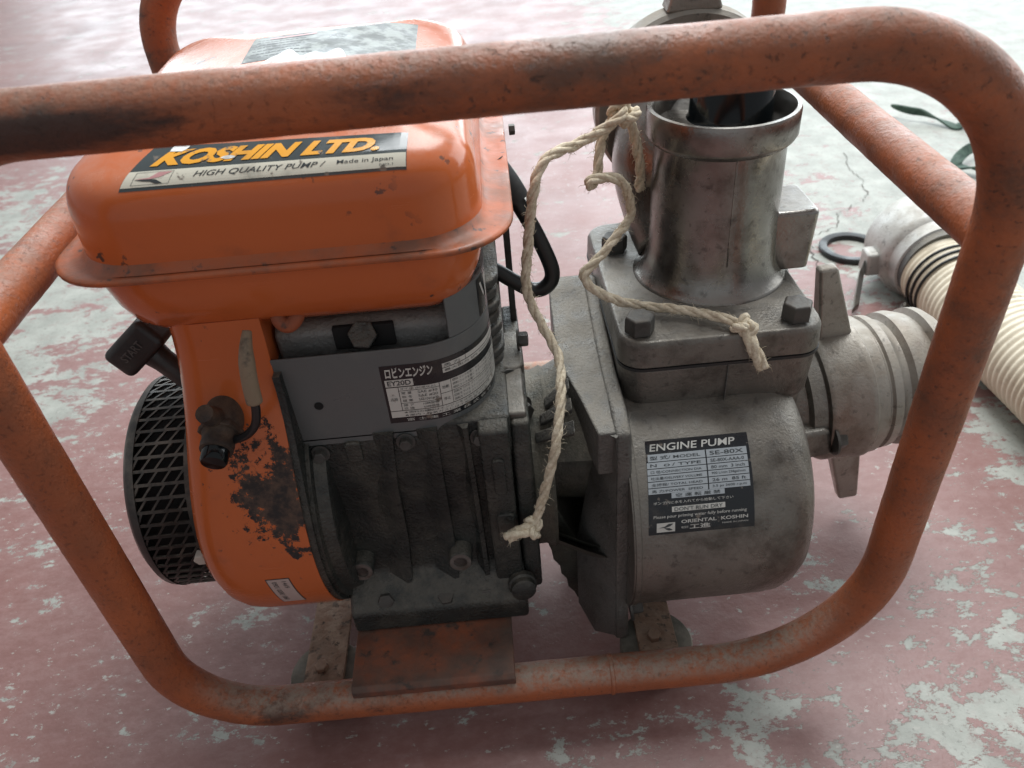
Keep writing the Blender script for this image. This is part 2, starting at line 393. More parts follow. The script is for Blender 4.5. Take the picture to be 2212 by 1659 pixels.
# ---- flat print: glyphs as triangles, laid on a surface by a mapping (u, v, height) -> point
def glyphs(body, w, h, bold=0., shear=0., maxlen=None):
    c = bpy.data.curves.new('t', 'FONT'); c.body = body; c.offset = bold; c.shear = shear; c.resolution_u = 3
    o = bpy.data.objects.new('t', c); COL.objects.link(o)
    me = bpy.data.meshes.new_from_object(o.evaluated_get(bpy.context.evaluated_depsgraph_get()))
    bm = bmesh.new(); bm.from_mesh(me); bmesh.ops.triangulate(bm, faces=bm.faces)
    xs = [v.co.x for v in bm.verts]; ys = [v.co.y for v in bm.verts]
    x0, x1, y0, y1 = min(xs), max(xs), min(ys), max(ys)
    for v in bm.verts:
        v.co.x = (v.co.x-x0)/(x1-x0)*w; v.co.y = (v.co.y-y0)/(y1-y0)*h; v.co.z = 0
    if maxlen:
        for _ in range(3):
            e = [q for q in bm.edges if q.calc_length() > maxlen]
            if not e: break
            bmesh.ops.subdivide_edges(bm, edges=e, cuts=1); bmesh.ops.triangulate(bm, faces=bm.faces)
    bm.verts.index_update()
    r = ([(v.co.x, v.co.y) for v in bm.verts], [tuple(q.index for q in f.verts) for f in bm.faces])
    bm.free(); bpy.data.meshes.remove(me); bpy.data.objects.remove(o); bpy.data.curves.remove(c)
    return r
class Label:
    def __init__(s, mats): s.mats = mats; s.v = []; s.f = []; s.mi = []
    def put(s, v2, f, mat, layer, off=(0, 0)):
        k = len(s.v); s.v += [(p[0]+off[0], p[1]+off[1], layer) for p in v2]
        s.f += [tuple(i+k for i in q) for q in f]; s.mi += [s.mats.index(mat)]*len(f)
    def rect(s, u0, v0, u1, v1, mat, layer=1, nu=4, nv=2, chip=None):
        vs = [(u0+(u1-u0)*i/nu, v0+(v1-v0)*j/nv) for j in range(nv+1) for i in range(nu+1)]
        fs = [(j*(nu+1)+i, j*(nu+1)+i+1, (j+1)*(nu+1)+i+1, (j+1)*(nu+1)+i) for j in range(nv) for i in range(nu)]
        s.put(vs, fs, mat, layer)
    def text(s, body, u, v, w, h, mat, layer=2, bold=0., shear=0., maxlen=None):
        g = glyphs(body, w, h, bold, shear, maxlen); s.put(g[0], g[1], mat, layer, (u, v))
    def poly(s, pts, mat, layer=2): s.put(pts, [tuple(range(len(pts)))], mat, layer)
    def build(s, name, parent, mapf, step=.00012):
        me = bpy.data.meshes.new(name); me.from_pydata([tuple(mapf(u, v, .00015+l*step)) for u, v, l in s.v], [], s.f); me.update()
        for p, i in zip(me.polygons, s.mi): p.material_index = i
        return link(name, me, s.mats, parent, 0)

# ================================================================== the setting
fl = obj('floor', [(-9, -4, 0), (9, -4, 0), (9, 9, 0), (-9, 9, 0)], [(0, 1, 2, 3)], 'floor', None, 0); fl['kind'] = 'structure'
ck = [(.604, .957), (.588, .883), (.585, .844), (.576, .796), (.557, .765), (.52, .745), (.4975, .722), (.493, .6965), (.473, .685), (.435, .663), (.429, .6355), (.4235, .60), (.41, .57)]
pts = []
for i in range(len(ck)-1):
    for k in range(5):
        t = k/5; pts.append(Vector((ck[i][0]+(ck[i+1][0]-ck[i][0])*t+random.uniform(-.004, .004), ck[i][1]+(ck[i+1][1]-ck[i][1])*t+random.uniform(-.004, .004), .0008)))
vv = []; ff = []
for i, p in enumerate(pts):
    wd = random.uniform(.0004, .0013); vv += [p+Vector((-wd, 0, 0)), p+Vector((wd, wd*.5, 0))]
    if i: ff.append((2*i-2, 2*i-1, 2*i+1, 2*i))
obj('crack', vv, ff, 'crack', fl, 0)

# ================================================================== the engine pump
PUMP = thing('engine_pump', 'orange tube-framed engine water pump with orange fuel tank and grey cast pump', 'water pump', (0, .17, 0))
TR = .0128
# ---- carrying frame
def loop(x0, x1, z0, z1, y, rs, n=34):
    """rounded rectangle path in a plane y; rs = radii bottom-left, bottom-right, top-right, top-left"""
    p = []
    for (cx, cz, t0, r) in ((x0, z0, pi, rs[0]), (x1, z0, 1.5*pi, rs[1]), (x1, z1, 0, rs[2]), (x0, z1, pi/2, rs[3])):
        ox = cx+r if cx == x0 else cx-r; oz = cz+r if cz == z0 else cz-r
        for k in range(n+1):
            t = t0+pi/2*k/n; p.append(Vector((ox+r*cos(t), y, oz+r*sin(t))))
    out = []
    for i in range(len(p)):
        a, b = p[i], p[(i+1) % len(p)]; m = max(1, int((b-a).length/.0028))
        out += [a.lerp(b, k/m) for k in range(m)]
    return out
obj('frame_loop', *tube(loop(-.239, .2180, .045, .4446, 0, (.062, .100, .080, .066)), TR, 44, True, rough=.00016), 'tube', PUMP, 180)
obj('frame_loop', *tube(loop(-.2455, .228, .045, .452, .35, (.062, .07, .07, .062)), TR, 44, True, rough=.00016), 'tube', PUMP, 180)
obj('side_rail', *tube([Vector((.2180+.010*t, .35*t, .3575)) for t in [k/110 for k in range(111)]], TR*.94, 40, rough=.00016), 'tube', PUMP, 60)
obj('side_rail', *tube([Vector((-.239-.0065*t, .35*t, .354)) for t in [k/110 for k in range(111)]], TR*.94, 40, rough=.00016), 'tube', PUMP, 60)
# weld seam ring on the bottom bar
obj('weld_seam', *lathe([(-.0016, .0129), (-.0008, .0136), (.0008, .0136), (.0016, .0129)], (.049, 0, .045), (1, 0, 0), 32), 'tube', PUMP, 60)
for x0, x1 in ((-.1705, -.1415), (.0740, .1020)):
    st = obj('base_strip', *box(x0, x1, -.004, .357, .0275, .0318), 'rusty_plate', PUMP, 30, .0006)
    xc = (x0+x1)/2
    for y in (.034, .318):
        hexbolt('strip_bolt', (xc-.002, y, .0317), (0, 0, 1), .0052, .005, 'rusty_plate', st, False)
        obj('rubber_foot', *lathe([(0, .0215), (.0018, .024), (.018, .0265), (.0255, .0265), (.0273, .0255)], (xc, y, 0), (0, 0, 1), 40), 'foot', PUMP, 50)
# engine bed bracket: channel plate lapped over the front and back bars
br = obj('engine_bracket', *prism([(-.0085, .0575), (-.0085, .0635), (-.0055, .0665), (.36, .0665), (.36, .0615), (-.003, .0615), (-.0045, .0575)], 'x', -.1255, -.0160), 'bracket', PUMP, 30, .0008)

# ---- fuel tank
TX, TY = -.1085, .161
TA, TB, TC = .1030, .1150, .036          # half sizes and corner of the pressed shell
ZP = [(0, .3560), (.0005, .370), (.0012, .3815), (.0028, .3885), (.0056, .3940), (.0100, .3982), (.016, .4010), (.026, .4040), (.045, .4080), (.07, .4115), (.1028, .4135)]
def tilt(z, y): return z+max(0., z-.356)/.0575*.074*max(0., y-.045)
TROT = Matrix.Rotation(rad(-.6), 3, 'Z')
def trot(p):
    q = TROT @ Vector((p[0]-TX, p[1]-TY, 0)); return Vector((q.x+TX, q.y+TY, p[2]))
def ring(ins, z, a=TA, b=TB, c=TC): return [trot((x, y, tilt(z, y))) for x, y in rrect(TX, TY, a-ins, b-ins, max(.001, c-ins), 10, 8)]
def interp(tab, x):
    if x <= tab[0][0]: return tab[0][1]
    for (a, za), (b, zb) in zip(tab, tab[1:]):
        if x <= b: return za+(zb-za)*(x-a)/(b-a)
    return tab[-1][1]
prof = cr([(i, z, 0) for i, z in ZP], 4)
def tank_z(x, y):
    q = TROT.inverted() @ Vector((x-TX, y-TY, 0))
    ax, ay = abs(q.x)-(TA-TC), abs(q.y)-(TB-TC)
    sd = math.hypot(max(ax, 0), max(ay, 0))+min(max(ax, ay), 0)-TC
    return tilt(interp([(p.x, p.y) for p in prof], -sd), q.y+TY)
lower = [(.0, .3525), (.0015, .343), (.0045, .331), (.0095, .3205), (.018, .3125), (.032, .3075), (.06, .3055)]
rings = [ring(i, z) for i, z in reversed(lower)]+[ring(min(p.x, .1025), p.y) for p in prof]
tank = obj('fuel_tank', *loft(rings), 'tank', PUMP, 180)
def ring2(d, z): return [trot((x, y, z)) for x, y in rrect(TX, TY-.001, .1185+d, .1215+d, .040, 10, 8)]
fr_ = [ring(.0012, .3625), ring(-.0015, .3585), ring(-.0042, .3572), ring2(-.0045, .3566), ring2(-.0018, .3569), ring2(-.0002, .3562), ring2(0, .3552), ring2(-.0002, .3540), ring2(-.0018, .3531), ring(-.0010, .3528), ring(.003, .350)]
obj('seam_flange', *loft(fr_, False, False), 'flange', tank, 60)
hexbolt('flange_bolt', (.0135, .205, .3545), (1, 0, 0), .0036, .004, 'dark_steel', tank, False)

def on_tank(u0, x0, x1, y0, y1):
    """decal coordinates (u across, v up) draped on the domed tank top"""
    def m(u, v, h):
        x = x0+u; y = y0+v
        return Vector((x, y, tank_z(x, y)+h))
    return m
# brand decal: corners from the photo on the domed front of the tank top
L = Label(['dk_slate', 'cream', 'yellow', 'ink', 'pink', 'peel'])
W, H = .1385, .0290
def par(u, v, k=.0): return (u+k*v, v)
L.rect(0, 0, W, H, 'dk_slate', 0, 36, 14)
L.rect(.0003, .0021, W-.0003, .0118, 'cream', 1, 36, 6)
L.text('KOSHIN LTD.', .0085, .0145, .116, .0112, 'yellow', 2, .055, .25, .003)
L.text('HIGH QUALITY PUMP /', .0345, .0052, .0645, .0040, 'ink', 2, .004, .22, .004)
L.text('Made in Japan', .1045, .0059, .0275, .0033, 'ink', 2, .004, 0, .004)
L.text('NO.1', .1255, .0034, .0065, .0014, 'ink', 2)
L.rect(.0050, .0030, .0235, .0032, 'ink', 2); L.rect(.0050, .0106, .0235, .0108, 'ink', 2); L.rect(.0050, .003, .0052, .0108, 'ink', 2); L.rect(.0233, .003, .0235, .0108, 'ink', 2)
L.poly([(.0055, .0066), (.0125, .0070), (.0160, .0103), (.0228, .0103), (.0180, .0072), (.0130, .0062)], 'pink', 2)
L.poly([(.0055, .0062), (.0120, .0064), (.0165, .0058), (.0205, .0035), (.0170, .0034), (.0140, .0048), (.0100, .0052)], 'ink', 2)
for cx, cy, s in ((.0165, .0262, .0046), (.047, .0172, .0026)):
    L.poly([(cx+s*1.5*cos(a)*random.uniform(.6, 1.1), cy+s*.55*sin(a)*random.uniform(.6, 1.1)) for a in [2*pi*k/11 for k in range(11)]], 'peel', 3)
def brand(u, v, h):
    a, b = u/W, (v/H)**1.22
    x = (-.1732+.1341*a)*(1-b)+(-.1591+.1217*a)*b; y = (.0528-.0021*a)*(1-b)+(.0757-.0067*a)*b
    return Vector((x, y, tank_z(x, y)+h*1.6))
L.build('brand_decal', tank, brand)
# rear caution decal: scuffed foil with fine print, torn along its front edge
L = Label(['foil', 'ink', 'peel', 'pink'])
L.rect(0, 0, .118, .058, 'foil', 0, 24, 14)
for k in range(7):                         # lines of worn, unreadable fine print
    u = .004
    while u < random.uniform(.034, .054):
        d_ = random.uniform(.0010, .0042); L.rect(u, .008+k*.0062, u+d_, .0094+k*.0062, 'ink', 1, 1, 1); u += d_+.0009
L.rect(.012, .047, .045, .051, 'pink', 1, 8)
def rear(u, v, h):
    a, b = u/.118, v/.058
    x = -.133+a*.0955; y = .160+b*(.045+.024*a); return Vector((x, y, tank_z(x, y)+h))
L.build('caution_decal', tank, rear)
# torn white backing in front of it: lumpy skin
vs, fs = [], []
nu, nv = 40, 12
for j in range(nv+1):
    for i in range(nu+1):
        u, v = i/nu, j/nv
        x = -.1215+.050*u+.012*(1-v)*(u-.5); top = .167+.004*sin(u*9)+.003*sin(u*23+1)-.02*(abs(u-.5)*2)**6-.018*max(0, .28-u)
        y = .120+(top-.120)*v; e = min(u, 1-u, (1-v)*.5)*8
        vs.append((x, y, tank_z(x, y)+.0004+min(1, e)*(.0012+.0007*sin(u*70)*sin(v*31)+random.uniform(0, .0008))))
for j in range(nv):
    for i in range(nu): fs.append((j*(nu+1)+i, j*(nu+1)+i+1, (j+1)*(nu+1)+i+1, (j+1)*(nu+1)+i))
obj('torn_backing', vs, fs, 'peel', tank, 180)

# ---- blower housing (drum round the crank axis, duct up to the tank)
AY, AZ = .118, .160
def drumoutline(r, ztop, hw_top, n=40, ins=0.):
    """outline (y,z): lower circle, sides rising to a flat top"""
    p = []
    for k in range(n+1):
        t = pi+pi*k/n + 0; p.append((AY+(r-ins)*cos(t), AZ+(r-ins)*sin(t)))
    ys = hw_top-ins
    up = []
    for k in range(1, 15):
        t = k/14; s = t*t*(3-2*t)
        up.append((AY+(r-ins)+((ys)-(r-ins))*s, AZ+(ztop-ins*.0-AZ)*t))
    q = p+up
    for y, z in reversed(up): q.append((2*AY-y, z))
    return q
def dring(x, ins=0., r=.0985, top=.318):
    # left edge leans: narrower duct at the top
    out = []
    for y, z in drumoutline(r, top, .060, 40, ins):
        k = max(0., min(1., (z-AZ)/(.318-AZ)))
        out.append((x, y, z, k))
    return out
def housing():
    rings = []
    prof = [(-.1305, .0), (-.150, .0), (-.178, .0), (-.188, .0012), (-.196, .0048), (-.2015, .0105), (-.2045, .018), (-.2055, .028)]
    for x, ins in prof:
        rr = []
        for xx, y, z, k in dring(x, ins):
            s = (x+.1305)/(-.2055+.1305)              # 0 at the right edge .. 1 at the left face
            kk = k*k*(3-2*k)
            rr.append((x+s*.019*kk, y, z))
        rings.append(rr)
    return loft(rings)
blo = obj('blower_housing', *housing(), 'blower', PUMP, 60)
# dark gasket edge of the housing against the crankcase
hv = [(-.1305, y, z) for y, z in drumoutline(.0978, .285, .0690, 40)]
obj('back_plate', *loft([[(-.1305, y, z) for _, y, z in hv], [(-.1265, y, z) for _, y, z in hv]]), 'crank', blo, 40)
def on_blower(y_or_ang):
    pass
# serial sticker on the lower front of the drum
L = Label(['sticker', 'ink'])
SW, SH = .0150, .034
L.rect(0, 0, SW, SH, 'ink', 0, 3, 12); L.rect(.0006, .0006, SW-.0006, SH-.0006, 'sticker', 1, 3, 12)
def vtext(L, body, u, vtop, h, gl, mat):
    # text running downwards
    g = glyphs(body, gl, h); L.put([(p[1], -p[0]) for p in g[0]], g[1], mat, 2, (u, vtop))
vtext(L, '0901 0000 1060', .0030, SH-.003, .0032, .026, 'ink'); vtext(L, '1469', .0092, SH-.003, .0030, .008, 'ink')
def serial(u, v, h):
    t = rad(-4)+(v-SH)/.0985
    return Vector((-.1645+u+(SH-v)*.06, AY-(.0985+h)*cos(t), AZ+(.0985+h)*sin(t)))
L.build('serial_sticker', blo, serial)
# stop switch with black button, lead and boot
sy = .0335; sp0 = Vector((-.163, .040, .262)); sd = Vector((-.06, -1, -.30)).normalized()
obj('stop_switch', *lathe([(-.012, .0105), (0, .0112), (.006, .0108), (.010, .0095), (.014, .0088), (.015, .0092), (.019, .0090), (.0195, .0080)], sp0+Vector((0, .004, 0)), sd, 32), 'switch', blo, 40)
obj('switch_button', *lathe([(.0, .0074), (.007, .0074), (.0085, .0066), (.009, 0)], sp0+Vector((0, .004, 0))+sd*.0185, sd, 28), 'wet', blo, 40)
obj('switch_lug', *tube([sp0+Vector((-.001, -.002, .008)), sp0+Vector((-.002, -.006, .013)), sp0+Vector((-.0022, -.0085, .0165))], .0055, 14, rfun=lambda t: .0062-.0012*t), 'switch', blo, 60)
obj('switch_nut', *lathe([(0, .0125), (.004, .0125)], sp0+Vector((.0, .0035, 0))+sd*.004, sd, 6), 'switch', blo, 20, .0008)
lead = cr([sp0+Vector((.008, -.008, -.004)), (-.147, .030, .262), (-.1395, .028, .270), (-.1365, .0285, .279), (-.1358, .029, .287)], 8)
obj('switch_wire', *tube(lead, .0024, 12), 'cable', blo, 180)
obj('wire_boot', *tube(cr([(-.1358, .029, .285), (-.1350, .0295, .296), (-.1338, .031, .307), (-.1325, .034, .316), (-.1315, .040, .322)], 6), .004, 16, rfun=lambda t: .0043-.0002*t-.0018*max(0, t-.55)*2.2), 'boot', blo, 180)
obj('wire_clip', *tube(cr([(-.1225, .066, .322), (-.1205, .060, .314), (-.1160, .059, .3115), (-.1115, .062, .315), (-.1110, .068, .320)], 6), .0042, 14), 'bracket', blo, 180)

# ---- recoil starter screen: pierced drum
def screen():
    R = .0750; x0, x1 = -.2055, -.2500; mb = MB()
    rows, cols = 54, 4; bw = .0010; th = .0014
    xs0, xs1 = -.2085, -.2425
    SZ = AZ-.004
    def P(u, ang, h): return Vector((xs0+(xs1-xs0)*u, AY-(R+h)*cos(ang), SZ+(R+h)*sin(ang)))
    slant = 2*pi/rows*1.0
    # rings along the circumference would be 'columns'; bars along X are rows, slanted bars cross them
    for r in range(rows):
        a = 2*pi*r/rows
        for (du, da, seg) in ((0, 0, 1),):
            v = []
            for u in (0, 1):
                for s in (-1, 1):
                    for h in (0, -th): v.append(P(u, a+s*bw/R, h))
            mb.add((v, [(0, 2, 6, 4), (1, 5, 7, 3), (0, 4, 5, 1), (2, 3, 7, 6)]))
        for c in range(cols):
            u0, u1 = c/cols, (c+1)/cols
            off = .5 if r % 2 else 0.
            ua, ub = (c+off)/cols, (c+off+.78)/cols
            if ub > 1.001: ub = 1.; 
            v = []
            for u, aa in ((ua, a+2*pi/rows), (ub, a)):
                for s in (-1, 1):
                    for h in (0, -th): v.append(P(u+s*bw*.85/abs(xs1-xs0), aa, h))
            mb.add((v, [(0, 2, 6, 4), (1, 5, 7, 3), (0, 4, 5, 1), (2, 3, 7, 6)]))
    # rims
    d = Vector((-1, 0, 0))
    mb.add(lathe([(0, R-.002), (0, R+.0006), (.004, R+.0006), (.0045, R-.002)], (-.2050, AY, SZ), d, 72, True))
    mb.add(lathe([(.0360, R-.0022), (.0360, R+.0006), (.0405, R-.0002), (.0445, R-.0045), (.0465, R-.0115), (.0470, R-.03), (.0470, .012), (.0440, .012), (.0440, R-.03), (.0430, R-.012)], (-.2050, AY, SZ), d, 72, True))
    return mb
sb = screen()
scr = obj('starter_screen', sb.v, sb.f, 'screen', PUMP, 40)
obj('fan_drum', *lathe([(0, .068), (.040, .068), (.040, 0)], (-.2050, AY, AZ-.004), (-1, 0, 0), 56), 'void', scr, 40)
hexbolt('screen_bolt', (-.2085, AY-.0745, .156), (0, -1, 0), .0048, .006, 'white_cap', scr, False)
# ---- starter handle
hd = Vector((.62, -.10, -.78)).normalized()           # stem runs down into the housing
hx = Vector((.80, .10, .59)); hx = (hx-hd*hx.dot(hd)).normalized(); hy = hd.cross(hx)
hc = Vector((-.2125, .086, .2925))
hb = obj('starter_handle', *obox(hc, hx, hy, hd, .034, .023, .020), 'black', PUMP, 30, .0042, 4)
obj('handle_stem', *tube([hc+hd*.004, hc+hd*.016, hc+hd*.046], .0070, 20, rfun=lambda t: .0088-.0022*min(1, t*1.6)), 'black', hb, 60)
obj('stem_guide', *lathe([(0, .0125), (.006, .0125), (.009, .009)], hc+hd*.040+Vector((.002, 0, 0)), hd, 24), 'black', hb, 40)
L = Label(['worn_black'])
g = glyphs('START', .016, .0048, .01)
def hm(u, v, h): return hc+hx*(u-.008)+hy*(.0116+h*2.0)-hd*(v-.0022)
hn = -hy
L.put(g[0], g[1], 'worn_black', 2); L.build('start_lettering', hb, hm)

# ---- crankcase
ccp = [(.036, .0672), (.036, .086), (.043, .094), (.056, .108), (.058, .17), (.053, .215), (.0555, .237), (.20, .237), (.20, .0672)]
cc = obj('crankcase', *prism(ccp, 'x', -.1262, -.0030), 'crank', PUMP, 30, .003, 3)
for (xt, xb, wd) in ((-.0745, -.0835, .014), (-.0485, -.0505, .014), (-.0300, -.0290, .006)):
    v = []
    for (x, z, y) in ((xt, .2345, .0490), (xt*.55+xb*.45, .19, .0500), (xb*.6+xt*.4, .14, .0522), (xb, .098, .0470)):
        v += [(x-wd, y+.0068, z), (x-wd*.45, y+.0036, z), (x-.0016, y+.0016, z), (x+.0014, y+.0020, z), (x+.0026, y+.012, z)]
    f = []
    for k in range(3):
        a = k*5; f += [(a+i, a+i+1, a+6+i, a+5+i) for i in range(4)]
    f += [(0, 1, 2, 3, 4), (19, 18, 17, 16, 15)]
    obj('case_rib', v, f, 'crank', cc, 60)
for (x, z) in ((-.1122, .1230), (-.0456, .1235)):
    bo = obj('bolt_boss', *lathe([(-.030, .0088), (-.001, .0080), (0, .0074), (0, .0044), (-.008, .0042), (-.008, 0)], (x, .0440, z), (0, -1, .10), 28), 'crank', cc, 35)
    obj('boss_ring', *lathe([(0, .0044), (.0006, .0046), (.0006, .0072), (0, .0074)], (x, .0440, z), (0, -1, .10), 28), 'steel', bo, 35)
    obj('boss_bolt', *lathe([(0, .0041), (.003, .0041), (.0036, .0034), (.0036, .0018), (.002, .0016), (.002, 0)], (x, .0510, z), (0, -1, .10), 18), 'dark_steel', bo, 35)
obj('case_drum', *lathe([(0, .0955), (.0025, .0955), (.0035, .0915), (.0105, .0890), (.0115, .0870), (.0115, .06)], (-.1266, AY, AZ), (1, 0, 0), 72), 'crank', cc, 40)
for (x, y, z, ax) in ((-.0310, .047, .0865, (0, -1, .35)), (-.0595, .0445, .0865, (0, -.5, 1)), (-.1010, .047, .0900, (0, -1, .4))):
    hexbolt('case_bolt', (x, y, z), ax, .0060, .006, 'dark_steel', cc)
for (x, z, w_, h_) in ((-.0985, .222, .010, .016), (-.0120, .150, .012, .026), (-.0130, .196, .008, .030)):
    obj('cast_pad', *prism(rrect(x, z, w_/2, h_/2, .003, 4, 1), 'y', .0455 if x > -.05 else .0520, .070), 'crank', cc, 30, .0012, 2)
for (x, z) in ((-.0665, .2265), (-.0225, .2245), (-.1185, .2230)):
    hexbolt('case_bolt', (x, .0535, z), (0, -1, .1), .0040, .0045, 'dark_steel', cc)
sc_ = obj('side_cover', *prism([(.053, .078), (.050, .11), (.050, .20), (.056, .231), (.19, .231), (.19, .078)], 'x', -.0035, .0085), 'crank', PUMP, 30, .003, 3)
obj('cover_lip', *prism([(.047, .082), (.047, .232), (.052, .2355), (.18, .2355), (.18, .082)], 'x', -.0230, -.0045), 'crank', sc_, 30, .002)
obj('drain_plug', *lathe([(0, .010), (.004, .010), (.005, .0085), (.009, .0085), (.010, .007)], (-.006, .046, .094), (.1, -1, .2), 24), 'crank', sc_, 35)

# ---- cylinder base and head castings above the crankcase
hb_ = obj('cylinder_block', *prism([(.070, .236), (.066, .300), (.072, .3045), (.23, .3045), (.23, .236)], 'x', -.1290, -.0300), 'block', PUMP, 30, .003, 3)
obj('head_recess_shade', *box(-.0960, -.0620, .0640, .0680, .289, .3035), 'void', hb_, 20, .001)  # solid black block in place of a recess, shade given as colour
obj('recessed_nut', *lathe([(0, .0085), (.006, .0085)], (-.0790, .0640, .297), (0, -.6, .5), 6), 'crank', hb_, 20, .001)
for k in range(8):
    z = .2335+k*.0085
    fo = rrect(-.034, .165, .0305+.0012*(k % 2), .060, .014, 5, 3)
    obj('cooling_fin', *prism(fo, 'z', z, z+.0062), 'dark_alloy', hb_, 30, .0018, 3)
# bosses and bolts on the right shoulder of the block
obj('shoulder_boss', *prism(rrect(.0005, .125, .0085, .022, .008, 6, 2), 'z', .200, .2365), 'alloy', hb_, 30, .0025, 3)
hexbolt('head_bolt', (.0062, .125, .2435), (1, -.1, .05), .0050, .006, 'dark_steel', hb_)
hexbolt('head_bolt', (-.0035, .1005, .2285), (.5, -1, .1), .0062, .008, 'dark_steel', hb_)
hexbolt('head_bolt', (.0035, .098, .2080), (.6, -1, .1), .0062, .008, 'dark_steel', hb_)
obj('rear_stay', *box(.0035, .0078, .168, .196, .20, .356), 'dark_steel', hb_, 30, .0006)
obj('flange_ledge', *prism([(-.024, .060), (.0070, .060), (.0070, .13), (-.024, .13)], 'z', .2215, .2350), 'alloy', hb_, 30, .002, 3)

# ---- wrapped sheet-metal cylinder shroud with rating plate
SX0, SXC, SR, SY = -.1310, -.0520, .0420, .0545
def shp(s, h=0.):
    """point (x,y) along the shroud at arc length s from its left end"""
    fl_ = SXC-SX0
    if s < fl_: return Vector((SX0+s, SY-h, 0))
    t = (s-fl_)/SR
    if t < pi/2: return Vector((SXC+(SR+h)*sin(t), SY+SR-(SR+h)*cos(t), 0))
    return Vector((SXC+SR+h, SY+SR+(s-fl_-SR*pi/2), 0))
STOT = (SXC-(SX0))+SR*pi/2+.09
def shroud(z0, z1, s0, s1, top=None, n=60):
    vs = []; fs = []
    for i in range(n+1):
        s = s0+(s1-s0)*i/n; a = shp(s, 0); b = shp(s, -.0015)
        zt = z1 if top is None else top(s)
        vs += [(a.x, a.y, z0), (a.x, a.y, zt), (b.x, b.y, zt), (b.x, b.y, z0)]
        if i:
            k = 4*i
            for e in range(4): fs.append((k-4+e, k+e, k+(e+1) % 4, k-4+(e+1) % 4))
    fs += [(0, 1, 2, 3), (4*n+3, 4*n+2, 4*n+1, 4*n)]
    return vs, fs
def stop(s): return .2855+.032*max(0., min(1., (s-.088)/.03))**1.0*(3-2*max(0., min(1., (s-.088)/.03)))*max(0., min(1., (s-.088)/.03))
sh = obj('cylinder_shroud', *shroud(.2320, .2925, 0, STOT), 'shroud', PUMP, 40, .0006)
obj('shroud_lip', *shroud(.2290, .2335, .002, STOT), 'shroud', sh, 40)
obj('shroud_collar', *shroud(.2932, .3190, .100, STOT, None, 40), 'shroud', sh, 40)
obj('shroud_tab', *prism([(-.1325, .238), (-.1325, .262), (-.1375, .261), (-.1375, .243), (-.1345, .238)], 'y', .0510, .0535), 'shroud', sh, 30, .0006)
obj('shroud_hole', *lathe([(0, .0026), (.0004, .0026)], (-.1115, .0544, .2585), (0, -1, 0), 24), 'void', sh, 30)
for z in (.2345, .2625): obj('tab_slot', *box(-.1318, -.1275, .0528, .0541, z-.0022, z+.0022), 'void', sh, 30)
L = Label(['plate_black', 'plate_white', 'ink'])
PW, PH = .092, .0345
L.rect(0, 0, PW, PH, 'plate_black', 0, 46, 2)
L.text('ロビンエンジン', .0025, .0272, .0270, .0062, 'plate_white', 2, .03, .1, .003)
L.rect(.0015, .0222, .0175, .0262, 'plate_white', 1, 10, 1); L.text('EY20D', .0028, .0228, .0134, .0029, 'ink', 2, .02)
L.rect(.0015, .0034, .0905, .0072, 'plate_white', 1, 46, 1)
L.rect(.0015, .0076, .0082, .0216, 'plate_white', 1, 4, 1); L.text('点検', .0028, .0136, .0042, .0020, 'ink', 2)
L.rect(.0086, .0196, .0316, .0216, 'plate_white', 1, 12, 1); L.text('オイル  (SC級以上)', .0095, .0199, .0200, .0014, 'ink', 2)
L.rect(.0086, .0120, .0316, .0193, 'plate_white', 1, 12, 1)
for k, (a, b) in enumerate((('常 夏', 'SAE #30'), ('秋 冬', 'SAE #20'), ('極 寒', 'SAE10W-#30'))):
    L.text(a, .0096, .0172-k*.0023, .0060, .0016, 'ink', 2); L.text(b, .0190, .0172-k*.0023, .0112, .0016, 'ink', 2)
L.rect(.0086, .0076, .0316, .0117, 'plate_white', 1, 12, 1)
for k, (a, b) in enumerate((('掃 ア', '10時間毎'), ('交 換', '50時間毎'))):
    L.text(a, .0096, .0099-k*.0020, .0060, .0015, 'ink', 2); L.text(b, .0210, .0099-k*.0020, .0090, .0015, 'ink', 2)
L.rect(.0320, .0148, .0385, .0216, 'plate_white', 1, 5, 1); L.rect(.0320, .0076, .0385, .0145, 'plate_white', 1, 5, 1)
L.text('始動', .0332, .0172, .0040, .0019, 'ink', 2); L.text('停止', .0332, .0102, .0040, .0019, 'ink', 2)
L.rect(.0388, .0148, .0905, .0216, 'plate_white', 1, 30, 1); L.rect(.0388, .0076, .0905, .0145, 'plate_white', 1, 30, 1)
for k in range(3):
    L.text('燃料コックを開く チョークを閉じる 始動ロープを引く', .0396, .0198-k*.0022, .048, .0015, 'ink', 2)
    L.text('回転を下げる ストップボタンを押す 燃料コックを閉じる', .0396, .0127-k*.0022, .048, .0015, 'ink', 2)
L.text('★燃料の補給はエンジンを止めてから行う事', .0090, .0056, .0600, .0013, 'ink', 2); L.text('★屋内・排気ガスには十分注意する事', .0090, .0038, .0560, .0013, 'ink', 2)
L.text('富 士 重 工 業 株 式 会 社', .0100, .0009, .0600, .0017, 'plate_white', 2)
L.rect(.0350, .0292, .0500, .0316, 'plate_white', 1, 8, 1); L.rect(.0350, .0262, .0905, .0288, 'plate_white', 1, 30, 1)
L.rect(.0503, .0292, .0905, .0316, 'plate_white', 1, 24, 1)
L.text('馬 力', .0360, .0296, .0100, .0016, 'ink', 2); L.text('最大出力 5PS 4000rpm', .0360, .0267, .0400, .0016, 'ink', 2)
def eplate(u, v, h):
    p = shp(.0580+u, h); return Vector((p.x, p.y, .2405+v*1.20))
L.build('rating_plate', sh, eplate)
L = Label(['plate_black', 'plate_white'])
